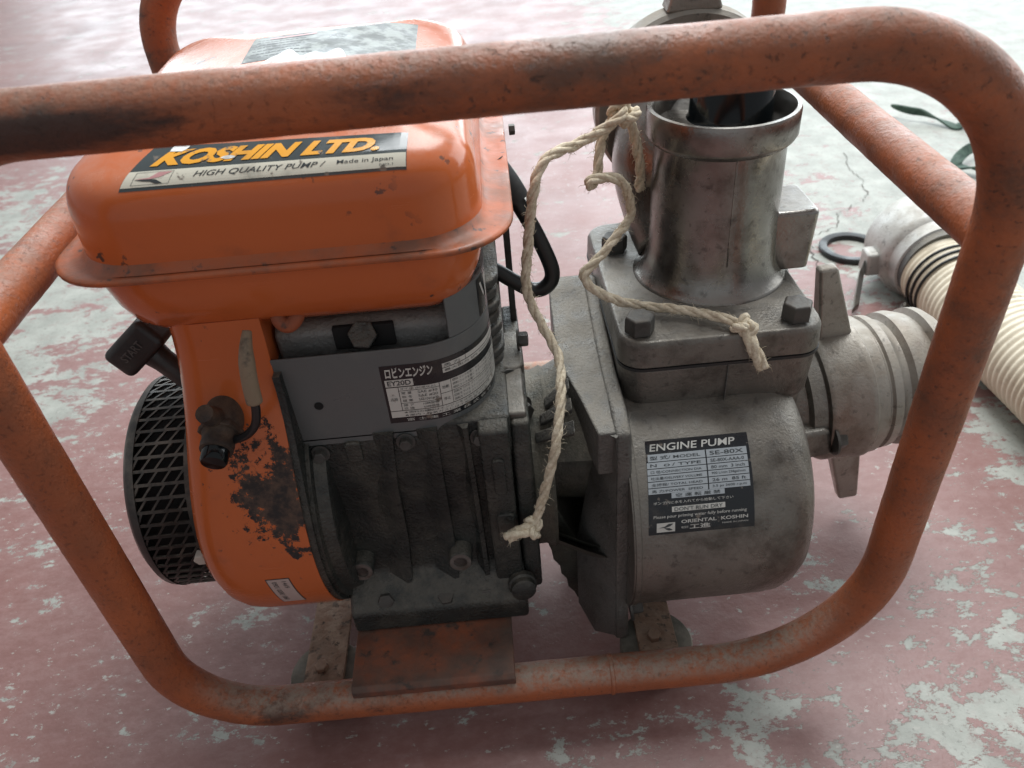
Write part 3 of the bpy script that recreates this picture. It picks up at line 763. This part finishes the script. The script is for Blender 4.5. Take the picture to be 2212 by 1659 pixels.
L.rect(0, 0, .060, .0235, 'plate_black', 0, 30, 2); L.poly([(.0030, .0200), (.0052, .0200), (.0090, .0110), (.0078, .0095)], 'plate_white', 2); L.poly([(.0100, .0215), (.0150, .0215), (.0150, .0180), (.0165, .0215), (.0195, .0215), (.0140, .0065), (.0126, .0065)], 'plate_white', 2); L.rect(.0230, .0070, .0245, .0120, 'plate_white', 1, 1, 1)
def cplate(u, v, h):
    p = shp(.125+u, h); return Vector((p.x, p.y, .2940+v))
L.build('maker_plate', sh, cplate)

# ---- spark plug lead
ld = obj('spark_plug_lead', *tube(cr([(-.018, .135, .294), (-.0066, .14, .2896), (.0073, .14, .2790), (.0189, .14, .2712), (.0285, .139, .2735), (.0325, .14, .2837), (.0254, .142, .3059), (.0160, .145, .326), (.0090, .148, .338)], 8), .0050, 18), 'cable', PUMP, 180)
obj('plug_cap', *tube(cr([(.0135, .147, .3305), (.0085, .150, .340), (.0005, .155, .352)], 4), .0085, 18), 'rubber', ld, 60)

# ---- bell housing between engine and pump
BZ = .145; BY = .118
bh = MB()
d = Vector((1, 0, 0))
ft = [(.037, .028), (.0405, .205), (.0445, .2235), (.060, .2285), (.105, .2290), (.150, .238), (.190, .2475), (.208, .2400), (.215, .20), (.215, .028)]
bell = obj('bell_housing', *prism(ft, 'x', .0580, .0680), 'bell', PUMP, 30, .0028, 3)
# shoulder that widens towards the back
def tri(x0a, x0b, y0, y1, zt0, zt1, zb): 
    return [(x0a, y0, zt0), (.049, y0, zt0), (x0b, y1, zt1), (.049, y1, zt1), (x0a, y0, zb), (.049, y0, zb), (x0b, y1, zb), (.049, y1, zb)], [(0, 2, 3, 1), (4, 5, 7, 6), (0, 1, 5, 4), (2, 6, 7, 3), (0, 4, 6, 2), (1, 3, 7, 5)]
sv = []
ys_ = [(.046, .0480, .2240, .190), (.078, .0410, .2282, .195), (.105, .0345, .2290, .2), (.140, .0315, .2350, .205), (.180, .0325, .2450, .21), (.205, .0400, .2420, .21)]
for y, x, zt, zb in ys_: sv += [(x, y, zt), (.0590, y, zt), (.0590, y, zb), (x, y, zb)]
sf = []
for i in range(len(ys_)-1):
    a = 4*i
    for e in range(4): sf.append((a+e, a+(e+1) % 4, a+4+(e+1) % 4, a+4+e))
sf += [(0, 1, 2, 3), (4*len(ys_)-1, 4*len(ys_)-2, 4*len(ys_)-3, 4*len(ys_)-4)]
obj('bell_shoulder', sv, sf, 'bell', bell, 35, .0015, 2)
web_o = [(.0584, .0430, .2225), (.0584, .0408, .200), (.0584, .0402, .160), (.0584, .0396, .115), (.0584, .0386, .070), (.0584, .0374, .033)]
web_i = [(.0480, .0520, .2225), (.0500, .0680, .190), (.0460, .0850, .146), (.0362, .0800, .093), (.0343, .0600, .046), (.0440, .0440, .032)]
vv = [Vector(p) for p in web_o]+[Vector(p) for p in web_i]+[Vector(p)+Vector((.004, .006, 0)) for p in web_i]+[Vector(p)+Vector((.004, .006, 0)) for p in web_o]
ff = [(r*6+k, r*6+k+1, ((r+1) % 4)*6+k+1, ((r+1) % 4)*6+k) for r in range(4) for k in range(5)]+[(0, 6, 12, 18), (5, 23, 17, 11)]
obj('bell_web', vv, ff, 'bell', bell, 40)
obj('bell_gusset', *prism([(.0105, .113), (.021, .138), (.0362, .095), (.0570, .06), (.0570, .0285), (.0352, .0285), (.0330, .0360), (.0285, .0430), (.0278, .0520), (.0238, .0590), (.0230, .0680), (.0185, .0760), (.0175, .0860)], 'y', .077, .150), 'olive', bell, 30, .001)
def bellseg(t0, t1, n, r0, r1, x0=.004, x1=.0495, th=.005, steps=0):
    v = []; f = []
    for k in range(n+1):
        t = t0+(t1-t0)*k/n
        for (x, r) in ((x0, r0), (x1, r1), (x1, r1-th), (x0, r0-th)):
            v.append((x, BY-r*cos(t), BZ+r*sin(t)))
        if k:
            a = 4*k
            for e in range(4): f.append((a-4+e, a+e, a+(e+1) % 4, a-4+(e+1) % 4))
    f += [(0, 1, 2, 3), (4*n+3, 4*n+2, 4*n+1, 4*n)]
    return v, f
def cone(a0, a1, prof, n=40):
    return lathe(prof, (.0, BY, BZ), (1, 0, 0), n, False, a0, a1, (0, -1, 0))
# flared casting with a window facing the front (angles run from the front, upwards negative)
obj('bell_cone', *cone(rad(26), rad(322), [(.009, .060), (.022, .064), (.040, .073), (.056, .080), (.056, .074), (.040, .067), (.022, .058)], 64), 'olive', bell, 35)
obj('bell_nose', *cone(0, 2*pi, [(.0085, .050), (.0090, .063), (.0140, .063), (.0200, .0655), (.0220, .0645), (.0215, .050)], 64), 'olive', bell, 35)
obj('bell_core', *lathe([(0, .030), (.040, .034), (.046, .05)], (.0100, BY, BZ), (1, 0, 0), 32), 'olive', bell, 40)
for k, t in enumerate((50, 60, 70)):     # ragged casting ribs over the top of the bell
    obj('bell_fin', *bellseg(rad(t), rad(t+6), 3, .066+.001*k, .088, .012+.004*k, .036, .006), 'dark_alloy', bell, 30, .0008)
hexbolt('bell_foot_bolt', (.0700, .050, .052), (1, 0, .1), .0085, .008, 'dark_steel', bell)

# ---- pump casing
CY, CZ, CR = .100, .129, .086
prof = [(.0, CR), (.088, CR), (.100, CR-.0012), (.109, CR-.005), (.1155, CR-.011), (.1195, CR-.019), (.121, CR-.03), (.121, .012), (.121, 0)]
cas = obj('pump_casing', *lathe(prof, (.066, CY, CZ), (1, 0, 0), 96), 'alloy', PUMP, 50)
obj('casing_rim', *lathe([(0, CR+.0010), (.003, CR+.0010), (.004, CR)], (.0672, CY, CZ), (1, 0, 0), 96), 'alloy', cas, 40)
nk = [[(x, y, z) for x, y in rrect(.1305, .164, a, b, r, 8, 5)] for z, a, b, r in ((.150, .0595, .0740, .015), (.205, .0600, .0775, .015), (.2095, .0612, .0805, .015), (.2405, .0625, .0830, .016))]
obj('casing_neck', *loft(nk), 'alloy', cas, 40, .0015, 3)
obj('neck_seam', *box(.1335, .1341, .0800, .0846, .212, .2395), 'dark_alloy', cas, 30)
obj('flange_gasket', *prism(rrect(.1305, .164, .0638, .0838, .016, 8, 2), 'z', .2405, .2425), 'rubber', cas, 40)
L = Label(['plate_black', 'plate_silver', 'plate_white', 'ink'])
PW2, PH2 = .0635, .0590
L.rect(0, 0, PW2, PH2, 'plate_black', 0, 4, 24)
L.text('ENGINE PUMP', .0024, .0520, .0530, .0046, 'plate_white', 2, .012, .12)
rows = (('型 式/ MODEL', 'SE-80X', .0046), ('Ｎ ｏ/ TYPE', 'SE-80X-AAA-0', .0036), ('口 径/CONNECTION DIA', '80 mm  3 inch', .0034), ('吐出量/DELIVERY VOLUME', '900 L/min 238gal/min', .0034), ('全揚程/ TOTAL HEAD', '26 m  85 ft', .0034), ('馬 力/POWER  SPEED', '3.5 ps 3600 r.p.m', .0034))
z = .0502
for a, b, h in rows:
    L.rect(.0002 if h < .004 else .0010, z-h, .0362, z, 'plate_silver', 1, 2, 2); L.rect(.0370, z-h, PW2-.0018, z, 'plate_silver', 1, 2, 2)
    L.text(a, .0022, z-h*.78, .0310, h*.52, 'ink', 2, .01); L.text(b, .0390, z-h*.78, .0205, h*.54, 'ink', 2, .01)
    z -= h+.0005
L.rect(.0140, .0226, .0460, .0258, 'plate_silver', 1, 2, 2); L.text('空 運 転 厳 禁', .0165, .0231, .0270, .0022, 'ink', 2, .01)
L.text('ポンプ内に水を入れてから始動して下さい', .0030, .0193, .0480, .0018, 'plate_white', 2)
L.rect(.0140, .0141, .0460, .0174, 'plate_white', 1, 2, 2); L.text("DON'T RUN DRY", .0155, .0146, .0290, .0023, 'ink', 2, .01)
L.text('Please pour priming water fully before running', .0028, .0101, .0560, .0025, 'plate_white', 2, .005, .1)
L.text('ORIENTAL  KOSHIN', .0195, .0064, .0400, .0022, 'plate_white', 2, .02)
L.text('株式会社', .0195, .0030, .0042, .0016, 'plate_white', 2); L.text('工進', .0245, .0022, .0125, .0032, 'plate_white', 2, .02); L.text('MADE IN JAPAN', .0440, .0036, .0155, .0013, 'plate_white', 2)
L.rect(.0048, .0016, .0158, .0076, 'plate_white', 1, 2, 2)
L.poly([(.0058, .0045), (.0095, .0052), (.0120, .0068), (.0148, .0068), (.0128, .0052), (.0100, .0044)], 'ink', 2)
L.poly([(.0092, .0042), (.0125, .0040), (.0145, .0026), (.0122, .0024), (.0105, .0032)], 'ink', 2)
def pplate(u, v, h):
    t = rad(41)+(v-PH2/2)/CR
    return Vector((.0760+u+.0035*v/PH2-.001+.002*(1-v/PH2)*u/PW2, CY-(CR+h)*cos(t), CZ+(CR+h)*sin(t)))
L.build('rating_plate', cas, pplate)

# ---- discharge flange, pipe, collar
dfl = obj('discharge_flange', *loft([[(x, y, z) for x, y in rrect(.1305, .164, a, b, .016, 8, 5)] for z, a, b in ((.2425, .0635, .0835), (.2570, .0630, .0830), (.2610, .0612, .0812))]), 'alloy', PUMP, 40, .0012, 3)
for x, y in ((.0810, .0955), (.1770, .0945), (.0830, .2020), (.1800, .2240)):
    hexbolt('flange_bolt', (x, y, .2618), (0, 0, 1), .0094, .0110, 'dark_steel', dfl, False)
PX, PY = .1415, .165
pp = [(.2595, .0530), (.2625, .0490), (.2665, .0458), (.272, .0434), (.282, .0420), (.300, .0410), (.340, .0402), (.358, .0400), (.3600, .0420)]
pipe = obj('discharge_pipe', *lathe([(z, r) for z, r in pp], (PX, PY, 0), (0, 0, 1), 72), 'alloy_pipe', PUMP, 180)
obj('pipe_seam', *tube([(PX-.001, PY-.0419, .284), (PX-.001, PY-.0409, .30), (PX-.001, PY-.0401, .340), (PX-.001, PY-.0399, .356)], .00045, 8), 'alloy_pipe', pipe, 180)
obj('pipe_collar', *lathe([(.352, .0412), (.3545, .0442), (.3570, .0455), (.3705, .0455), (.3725, .0448), (.3727, .0425), (.3710, .0412), (.330, .0385), (.300, .038), (.300, 0)], (PX, PY, 0), (0, 0, 1), 72), 'alloy_pipe', pipe, 35)
obj('pipe_shade_disc', *lathe([(0, .0388), (0, 0)], (PX, PY, .3450), (0, 0, 1), 48), 'void', pipe, 30)  # black disc that darkens the inside of the pipe by its colour
obj('rubber_plug', *lathe([(.340, .0330), (.350, .0330), (.355, .0315), (.3585, .0275), (.362, .0255), (.390, .0245), (.3935, .0220), (.3945, 0)], (PX-.002, PY-.002, 0), (.03, .04, 1), 48), 'wet', pipe, 60)
obj('pipe_boss', *loft([[(x, y, z) for x, y in rrect(.1860, .167, a, b, .004, 4, 2)] for z, a, b in ((.2640, .0175, .0200), (.3040, .0190, .0215), (.3060, .0175, .020))]), 'alloy_pipe', pipe, 30, .002, 3)
# ---- outlet branch to the back with winged union
oc = Vector((PX, PY+.012, .337)); od = Vector((0, 1, .10)).normalized()
bp = cr([(PX-.006, PY+.016, .276), (PX-.009, PY+.034, .294), (PX-.010, PY+.052, .315), (PX-.005, PY+.068, .332), (PX, PY+.084, .344)], 6)
ob = obj('outlet_branch', *tube(bp, .046, 56, rfun=lambda t: .040+.0075*min(1, t*2)), 'alloy_pipe', PUMP, 180)
ur = obj('outlet_union_ring', *lathe([(.070, .050), (.070, .0625), (.073, .0650), (.086, .0650), (.090, .0620), (.096, .0615), (.0975, .0600), (.0975, .052), (.090, .050)], oc, od, 72, True), 'union', PUMP, 35)
obj('outlet_disc', *lathe([(.074, .0505), (.078, .0505), (.078, 0)], oc, od, 48), 'rubber', ur, 35)
def wing(name, c, out, along, side, w0, w1, l0, t0, t1, ln, parent):
    """tapered lug: from c outwards; w = width along 'side', t = thickness along 'along'"""
    v = []
    for h, ww, tt in ((0, w0, t0), (ln*.12, w0*.88, t0*.92), (ln*.96, w1, t1), (ln, w1*.9, t1*.9)):
        for a, b in ((-1, -1), (1, -1), (1, 1), (-1, 1)): v.append(Vector(c)+Vector(out)*h+Vector(side)*a*ww/2+Vector(along)*b*tt/2)
    f = [(0, 3, 2, 1), (12, 13, 14, 15)]
    for i in range(3):
        for k in range(4): f.append((4*i+k, 4*i+(k+1) % 4, 4*i+4+(k+1) % 4, 4*i+4+k))
    return obj(name, v, f, 'union', parent, 30, .0022, 3)
oup = Vector((.0, -od.z, od.y))
wc = oc+od*.081
wing('union_wing', wc+oup*.063, oup, od, Vector((1, 0, 0)), .038, .026, 0, .018, .010, .048, ur)
wing('union_wing', wc-oup*.063, -oup, od, Vector((1, 0, 0)), .034, .024, 0, .018, .010, .040, ur)

# ---- suction union on the right
sc0 = Vector((.1980, .160, .143)); sdx = Vector((1, .05, .06)).normalized()
sport = obj('suction_port', *lathe([(-.02, .040), (.0, .0430), (.012, .0440), (.014, .0490), (.024, .0490), (.0255, .0455), (.032, .0450)], sc0, sdx, 64), 'alloy', PUMP, 40)
su = obj('suction_union_ring', *lathe([(.026, .046), (.026, .0515), (.029, .0535), (.052, .0545), (.0535, .0555), (.0575, .0555), (.059, .0540), (.066, .0535), (.066, .044)], sc0, sdx, 80, True), 'union', PUMP, 35)
sup = Vector((-.24, 0, 1)).normalized(); sside = sdx.cross(sup)
swc = sc0+sdx*.052
wing('union_wing', swc+sup*.0515, sup, sside, sdx, .0270, .0135, 0, .0150, .0100, .0600, su)
wing('union_wing', swc+sdx*.002-sup*.0515, -sup, sside, sdx, .0300, .0170, 0, .0150, .0100, .0760, su)
for k in range(3): obj('thread', *lathe([(-.0010, .0455), (0, .0472), (.0010, .0455)], sc0+sdx*(.0262-.0028*k), sdx, 64, True), 'union', su, 40)
for s, sg in ((.004, 1), (.004, -1)):
    pass
lugc = sc0+sdx*.020
lug = [lugc+sdx*a-sside*(.048)*1.0+sup*(b) for a, b in ((-.008, -.010), (.012, -.012), (.014, .012), (-.004, .012))]
obj('port_lug', *obox(sc0+sdx*.016+Vector((0, -.046, -.006)), sdx, sside, sup, .026, .016, .026), 'alloy', sport, 30, .004, 3)
hexbolt('port_bolt', sc0+sdx*.030+Vector((0, -.049, -.006)), sdx, .0085, .008, 'dark_steel', sport)
st = obj('suction_tail', *lathe([(.060, .044), (.060, .0520), (.068, .0520), (.0695, .0500), (.0705, .0500), (.072, .0520), (.078, .0515), (.080, .0485), (.083, .0470), (.086, .0470), (.089, .0515), (.096, .0520), (.106, .0485), (.108, .0470), (.111, .0515), (.117, .0510), (.122, .047), (.122, .040), (.06, .038)], sc0, sdx, 80, True), 'union', PUMP, 35)

# ================================================================== rope tied round the discharge pipe
ROPE = thing('rope', 'frayed sisal rope tied behind the discharge pipe, its two knotted ends hanging in front', 'rope', (.08, .16, 0))
def strand3(path, r=.0031, pitch=.036, n=3, segs=8, jit=.00015):
    path = [Vector(p) for p in path]
    # resample evenly
    L_ = [0.]
    for a, b in zip(path, path[1:]): L_.append(L_[-1]+(b-a).length)
    N = max(8, int(L_[-1]/.0016)); pts = []; j = 0
    for i in range(N+1):
        s = L_[-1]*i/N
        while j < len(L_)-2 and L_[j+1] < s: j += 1
        t = (s-L_[j])/max(1e-9, L_[j+1]-L_[j]); pts.append(path[j].lerp(path[j+1], t))
    fr = frames(pts); mb = MB()
    for k in range(n):
        q = []
        for i, (p, a, b) in enumerate(fr):
            t = 2*pi*(i*L_[-1]/N/pitch+k/n); wob = 1+.16*sin(i*.11+k*2)+.10*sin(i*.31+k)
            q.append(p+(a*cos(t)+b*sin(t))*r*.46*wob+Vector((random.uniform(-jit, jit), random.uniform(-jit, jit), random.uniform(-jit, jit))))
        mb.add(tube(q, r*.62, segs, rfun=lambda t, k=k: r*(.60+.05*sin(t*90+k*2)+.03*sin(t*233+k))))
    return mb, fr
def fuzz(fr, count, r, ln, mb):
    for _ in range(count):
        p, a, b = random.choice(fr); t = random.uniform(0, 2*pi); d0 = a*cos(t)+b*sin(t); tg = a.cross(b)*random.uniform(-1.6, 1.6)
        e = (d0*.45+tg).normalized(); l = random.uniform(.3, 1)*ln; s0 = p+d0*r*.85
        mb.add(tube([s0, s0+e*l*.5+d0*l*.15, s0+e*l+Vector((0, 0, -l*.15))], .00016, 3, rfun=lambda t: .00018*(1-.7*t)))
r1 = cr([(.083, .205, .372), (.080, .170, .378), (.0785, .148, .3775), (.067, .145, .371), (.0514, .14, .3653), (.0342, .13, .3638), (.0265, .125, .357), (.0222, .121, .345), (.0174, .118, .3168), (.0142, .111, .2912), (.0205, .105, .2704), (.0299, .092, .2504), (.0293, .072, .2370), (.0250, .056, .2214), (.0190, .048, .1988), (.0098, .044, .1672), (.0060, .042, .1570)], 8)
r2 = cr([(.0800, .19, .378), (.0775, .158, .3755), (.0700, .152, .3690), (.0650, .149, .3600), (.0620, .141, .3446), (.0570, .1315, .3420), (.0560, .1290, .3465), (.0668, .134, .3455), (.0765, .139, .3395), (.0838, .149, .3220), (.0845, .150, .312), (.0776, .140, .3131-.004), (.0690, .131, .305), (.0624, .125, .3002), (.0530, .117, .2955), (.0501, .115, .2915), (.0555, .1125, .2835), (.0690, .1130, .2740), (.0840, .1130, .2690), (.1000, .1090, .2675), (.1150, .1020, .2672), (.1300, .0930, .2672), (.1400, .0870, .2660)], 8)
r3 = cr([(.0775, .152, .382), (.0830, .158, .372), (.0890, .163, .355), (.0935, .168, .335), (.0945, .175, .318)], 8)
mb, f1 = strand3(r1); obj('long_strand', mb.v, mb.f, 'sisal', ROPE, 180)
mb, f2 = strand3(r2, .0030); obj('short_strand', mb.v, mb.f, 'sisal', ROPE, 180)
mb, f3 = strand3(r3, .0032); obj('tied_strand', mb.v, mb.f, 'sisal', ROPE, 180)
def knot(name, c, s, axis, parent):
    c = Vector(c); d, a, b = axes_for(axis); p = []
    for k in range(40):
        t = 2*pi*k/40
        p.append(c+(a*(sin(t)+1.6*sin(2*t))+b*(cos(t)-1.6*cos(2*t)))*s*.42+d*(-sin(3*t))*s*.55)
    mb, _ = strand3(p+[p[0]], .0030, .016); return obj(name, mb.v, mb.f, 'sisal', parent, 180)
knot('knot', (.1420, .0845, .2650), .0054, (.3, -.4, 1), ROPE)
knot('knot', (.0045, .0412, .1540), .0052, (.8, .2, -.3), ROPE)
knot('knot', (.0800, .154, .3755), .0070, (.5, .4, .6), ROPE)
mb, f4 = strand3(cr([(.1425, .0840, .2640), (.1450, .0775, .2570), (.1485, .0745, .2485), (.1525, .0740, .2410)], 6), .0042, .05); obj('frayed_end', mb.v, mb.f, 'sisal', ROPE, 180)
mb, f5 = strand3(cr([(.0045, .0412, .1540), (-.0018, .038, .1546), (-.0084, .037, .1535), (-.0125, .0365, .1515)], 6), .0042, .05); obj('frayed_end', mb.v, mb.f, 'sisal', ROPE, 180)
fz = MB(); fuzz(f1, 420, .0031, .005, fz); fuzz(f2, 380, .0030, .005, fz); fuzz(f3, 120, .0031, .005, fz); fuzz(f4[-9:], 40, .0034, .0055, fz); fuzz(f5[-9:], 40, .0034, .0055, fz)
fo = obj('loose_fibres', fz.v, fz.f, 'sisal', ROPE, 180); fo['kind'] = 'stuff'

# ================================================================== hose, gasket and straps on the floor behind
HOSE = thing('water_hose', 'cream corrugated suction hose with a silver quick coupling lying on the floor', 'hose', (.49, .42, 0))
HR = .0440
hp = cr([(.516, .560, .052), (.513, .50, .050), (.511, .44, .0475), (.511, .36, .0465), (.515, .26, .0465), (.520, .14, .0465), (.550, 0, .0465), (.60, -.16, .0465)], 10)
Ls = 0; acc = [0]
for a, b in zip(hp, hp[1:]): Ls += (b-a).length; acc.append(Ls)
N = 560; rp = []; j = 0
for i in range(N+1):
    s = Ls*i/N
    while j < len(acc)-2 and acc[j+1] < s: j += 1
    rp.append(hp[j].lerp(hp[j+1], (s-acc[j])/(acc[j+1]-acc[j])))
hfr = frames(rp); v = []; f = []; sg = 48
for i, (p, a, b) in enumerate(hfr):
    for k in range(sg):
        t = 2*pi*k/sg; ph = i*Ls/N/.0078*2*pi-t*1.0
        rr = HR+.0011*(abs(cos(ph/2))**.8*2-1)
        v.append(p+(a*cos(t)+b*sin(t))*rr)
for i in range(N):
    for k in range(sg): f.append((i*sg+k, i*sg+(k+1) % sg, (i+1)*sg+(k+1) % sg, (i+1)*sg+k))
obj('hose_tube', v, f, 'hose', HOSE, 180)
hd0 = (hfr[0][0]-hfr[40][0]).normalized()
for s in (.112, .122, .133):
    i = int(s/Ls*N); p, a, b = hfr[i]; q = [p+(a*cos(2*pi*k/40)+b*sin(2*pi*k/40))*(HR+.0022) for k in range(40)]
    obj('clamp_wire', *tube(q, .0016, 8, True), 'cable', HOSE, 180)
cc0 = Vector((.5145, .498, .0520)); ca = Vector((.03, 1, .02)).normalized()
cpl = obj('hose_coupling', *lathe([(-.022, .0450), (-.020, .0505), (-.004, .0520), (.0, .0560), (.006, .0580), (.052, .0580), (.056, .0570), (.057, .0530), (.052, .0515), (.010, .0470), (.0, .040)], cc0, ca, 72, True), 'coupling', HOSE, 35)
obj('coupling_sleeve', *lathe([(-.030, .0440), (-.030, .0475), (-.021, .0480), (-.021, .044)], cc0, ca, 64, True), 'dark_alloy', cpl, 35)
for sgn in (-1,):
    sd_ = Vector((sgn, 0, 0)); ec = cc0+sd_*.060+ca*.024+Vector((0, 0, -.012))
    obj('lever_ear', *obox(ec, sd_, ca, Vector((0, 0, 1)), .020, .024, .030), 'coupling', cpl, 30, .004, 3)
    lv = [ec+sd_*.006, ec+sd_*.016-ca*.014+Vector((0, 0, -.008)), ec+sd_*.026-ca*.036+Vector((0, 0, -.022)), ec+sd_*.036-ca*.058+Vector((0, 0, -.029))]
    v = []
    for k, p in enumerate(lv):
        wv = (.007, .0085, .0075, .006)[k]; n_ = Vector((.75, .65, 0)).normalized()
        for a, b in ((-1, -1), (1, -1), (1, 1), (-1, 1)): v.append(p+n_*a*.0085+Vector((0, 0, 1))*b*wv*.7)
    f = [(0, 3, 2, 1), (12, 13, 14, 15)]
    for i in range(3):
        for k in range(4): f.append((4*i+k, 4*i+(k+1) % 4, 4*i+4+(k+1) % 4, 4*i+4+k))
    obj('lever', v, f, 'steel', cpl, 30, .0015, 2)
for (x, y, z) in ((.4680, .4480, .018), (.4720, .4280, .012)):
    obj('clamp_screw', *lathe([(-.016, .0026), (-.001, .0026), (0, .0052), (.0025, .0052), (.004, .0035), (.004, .0018), (.003, .0014), (.003, 0)], (x, y, z), (-.75, .25, .35), 20), 'steel', HOSE, 35)

g = obj('rubber_gasket', *lathe([(0, .0300), (0, .0400), (.0015, .0412), (.0055, .0412), (.007, .0400), (.007, .0345), (.0062, .0310), (.004, .0300)], (.478, .622, .0008), (0, 0, 1), 80, True), 'rubber', None, 35)
tag(g, 'flat black rubber ring gasket lying on the floor beside the hose coupling', 'gasket')
def strap(pts, wd, name, label, flatn=(0, 0, 1)):
    p = cr(pts, 8); v = []; f = []
    for i, q in enumerate(p):
        t = (p[min(i+1, len(p)-1)]-p[max(i-1, 0)]).normalized(); s = t.cross(Vector((0, 0, 1))).normalized()
        tw = .55+.75*sin(i*.16); a = s*cos(tw)+Vector((0, 0, 1))*sin(tw); n_ = a.cross(t)
        for x, y in ((-1, -1), (1, -1), (1, 1), (-1, 1)): v.append(q+a*x*wd/2+n_*y*.0016)
        if i:
            k = 4*i
            for e in range(4): f.append((k-4+e, k+e, k+(e+1) % 4, k-4+(e+1) % 4))
    f += [(0, 1, 2, 3), (4*len(p)-1, 4*len(p)-2, 4*len(p)-3, 4*len(p)-4)]
    lo = min(q[2] for q in v)
    v = [Vector((q[0], q[1], q[2]-lo+.0005)) for q in v]
    o = obj(name, v, f, 'green', None, 40); tag(o, label, 'strap', 'green straps on the floor'); return o
strap([(.748, 1.100, .022), (.770, 1.075, .020), (.790, 1.060, .018), (.815, 1.030, .009), (.828, 1.012, .005), (.842, 1.018, .012), (.865, 1.002, .013), (.90, .97, .010), (.94, .94, .006)], .014, 'green_strap', 'faded green strap end raised off the pale floor, farther from the camera')
strap([(.815, .893, .010), (.790, .882, .020), (.765, .868, .022), (.742, .851, .016), (.735, .836, .010), (.755, .815, .012), (.785, .785, .010), (.82, .75, .008)], .017, 'green_strap', 'faded green strap folded into a loop on the floor near the hose')
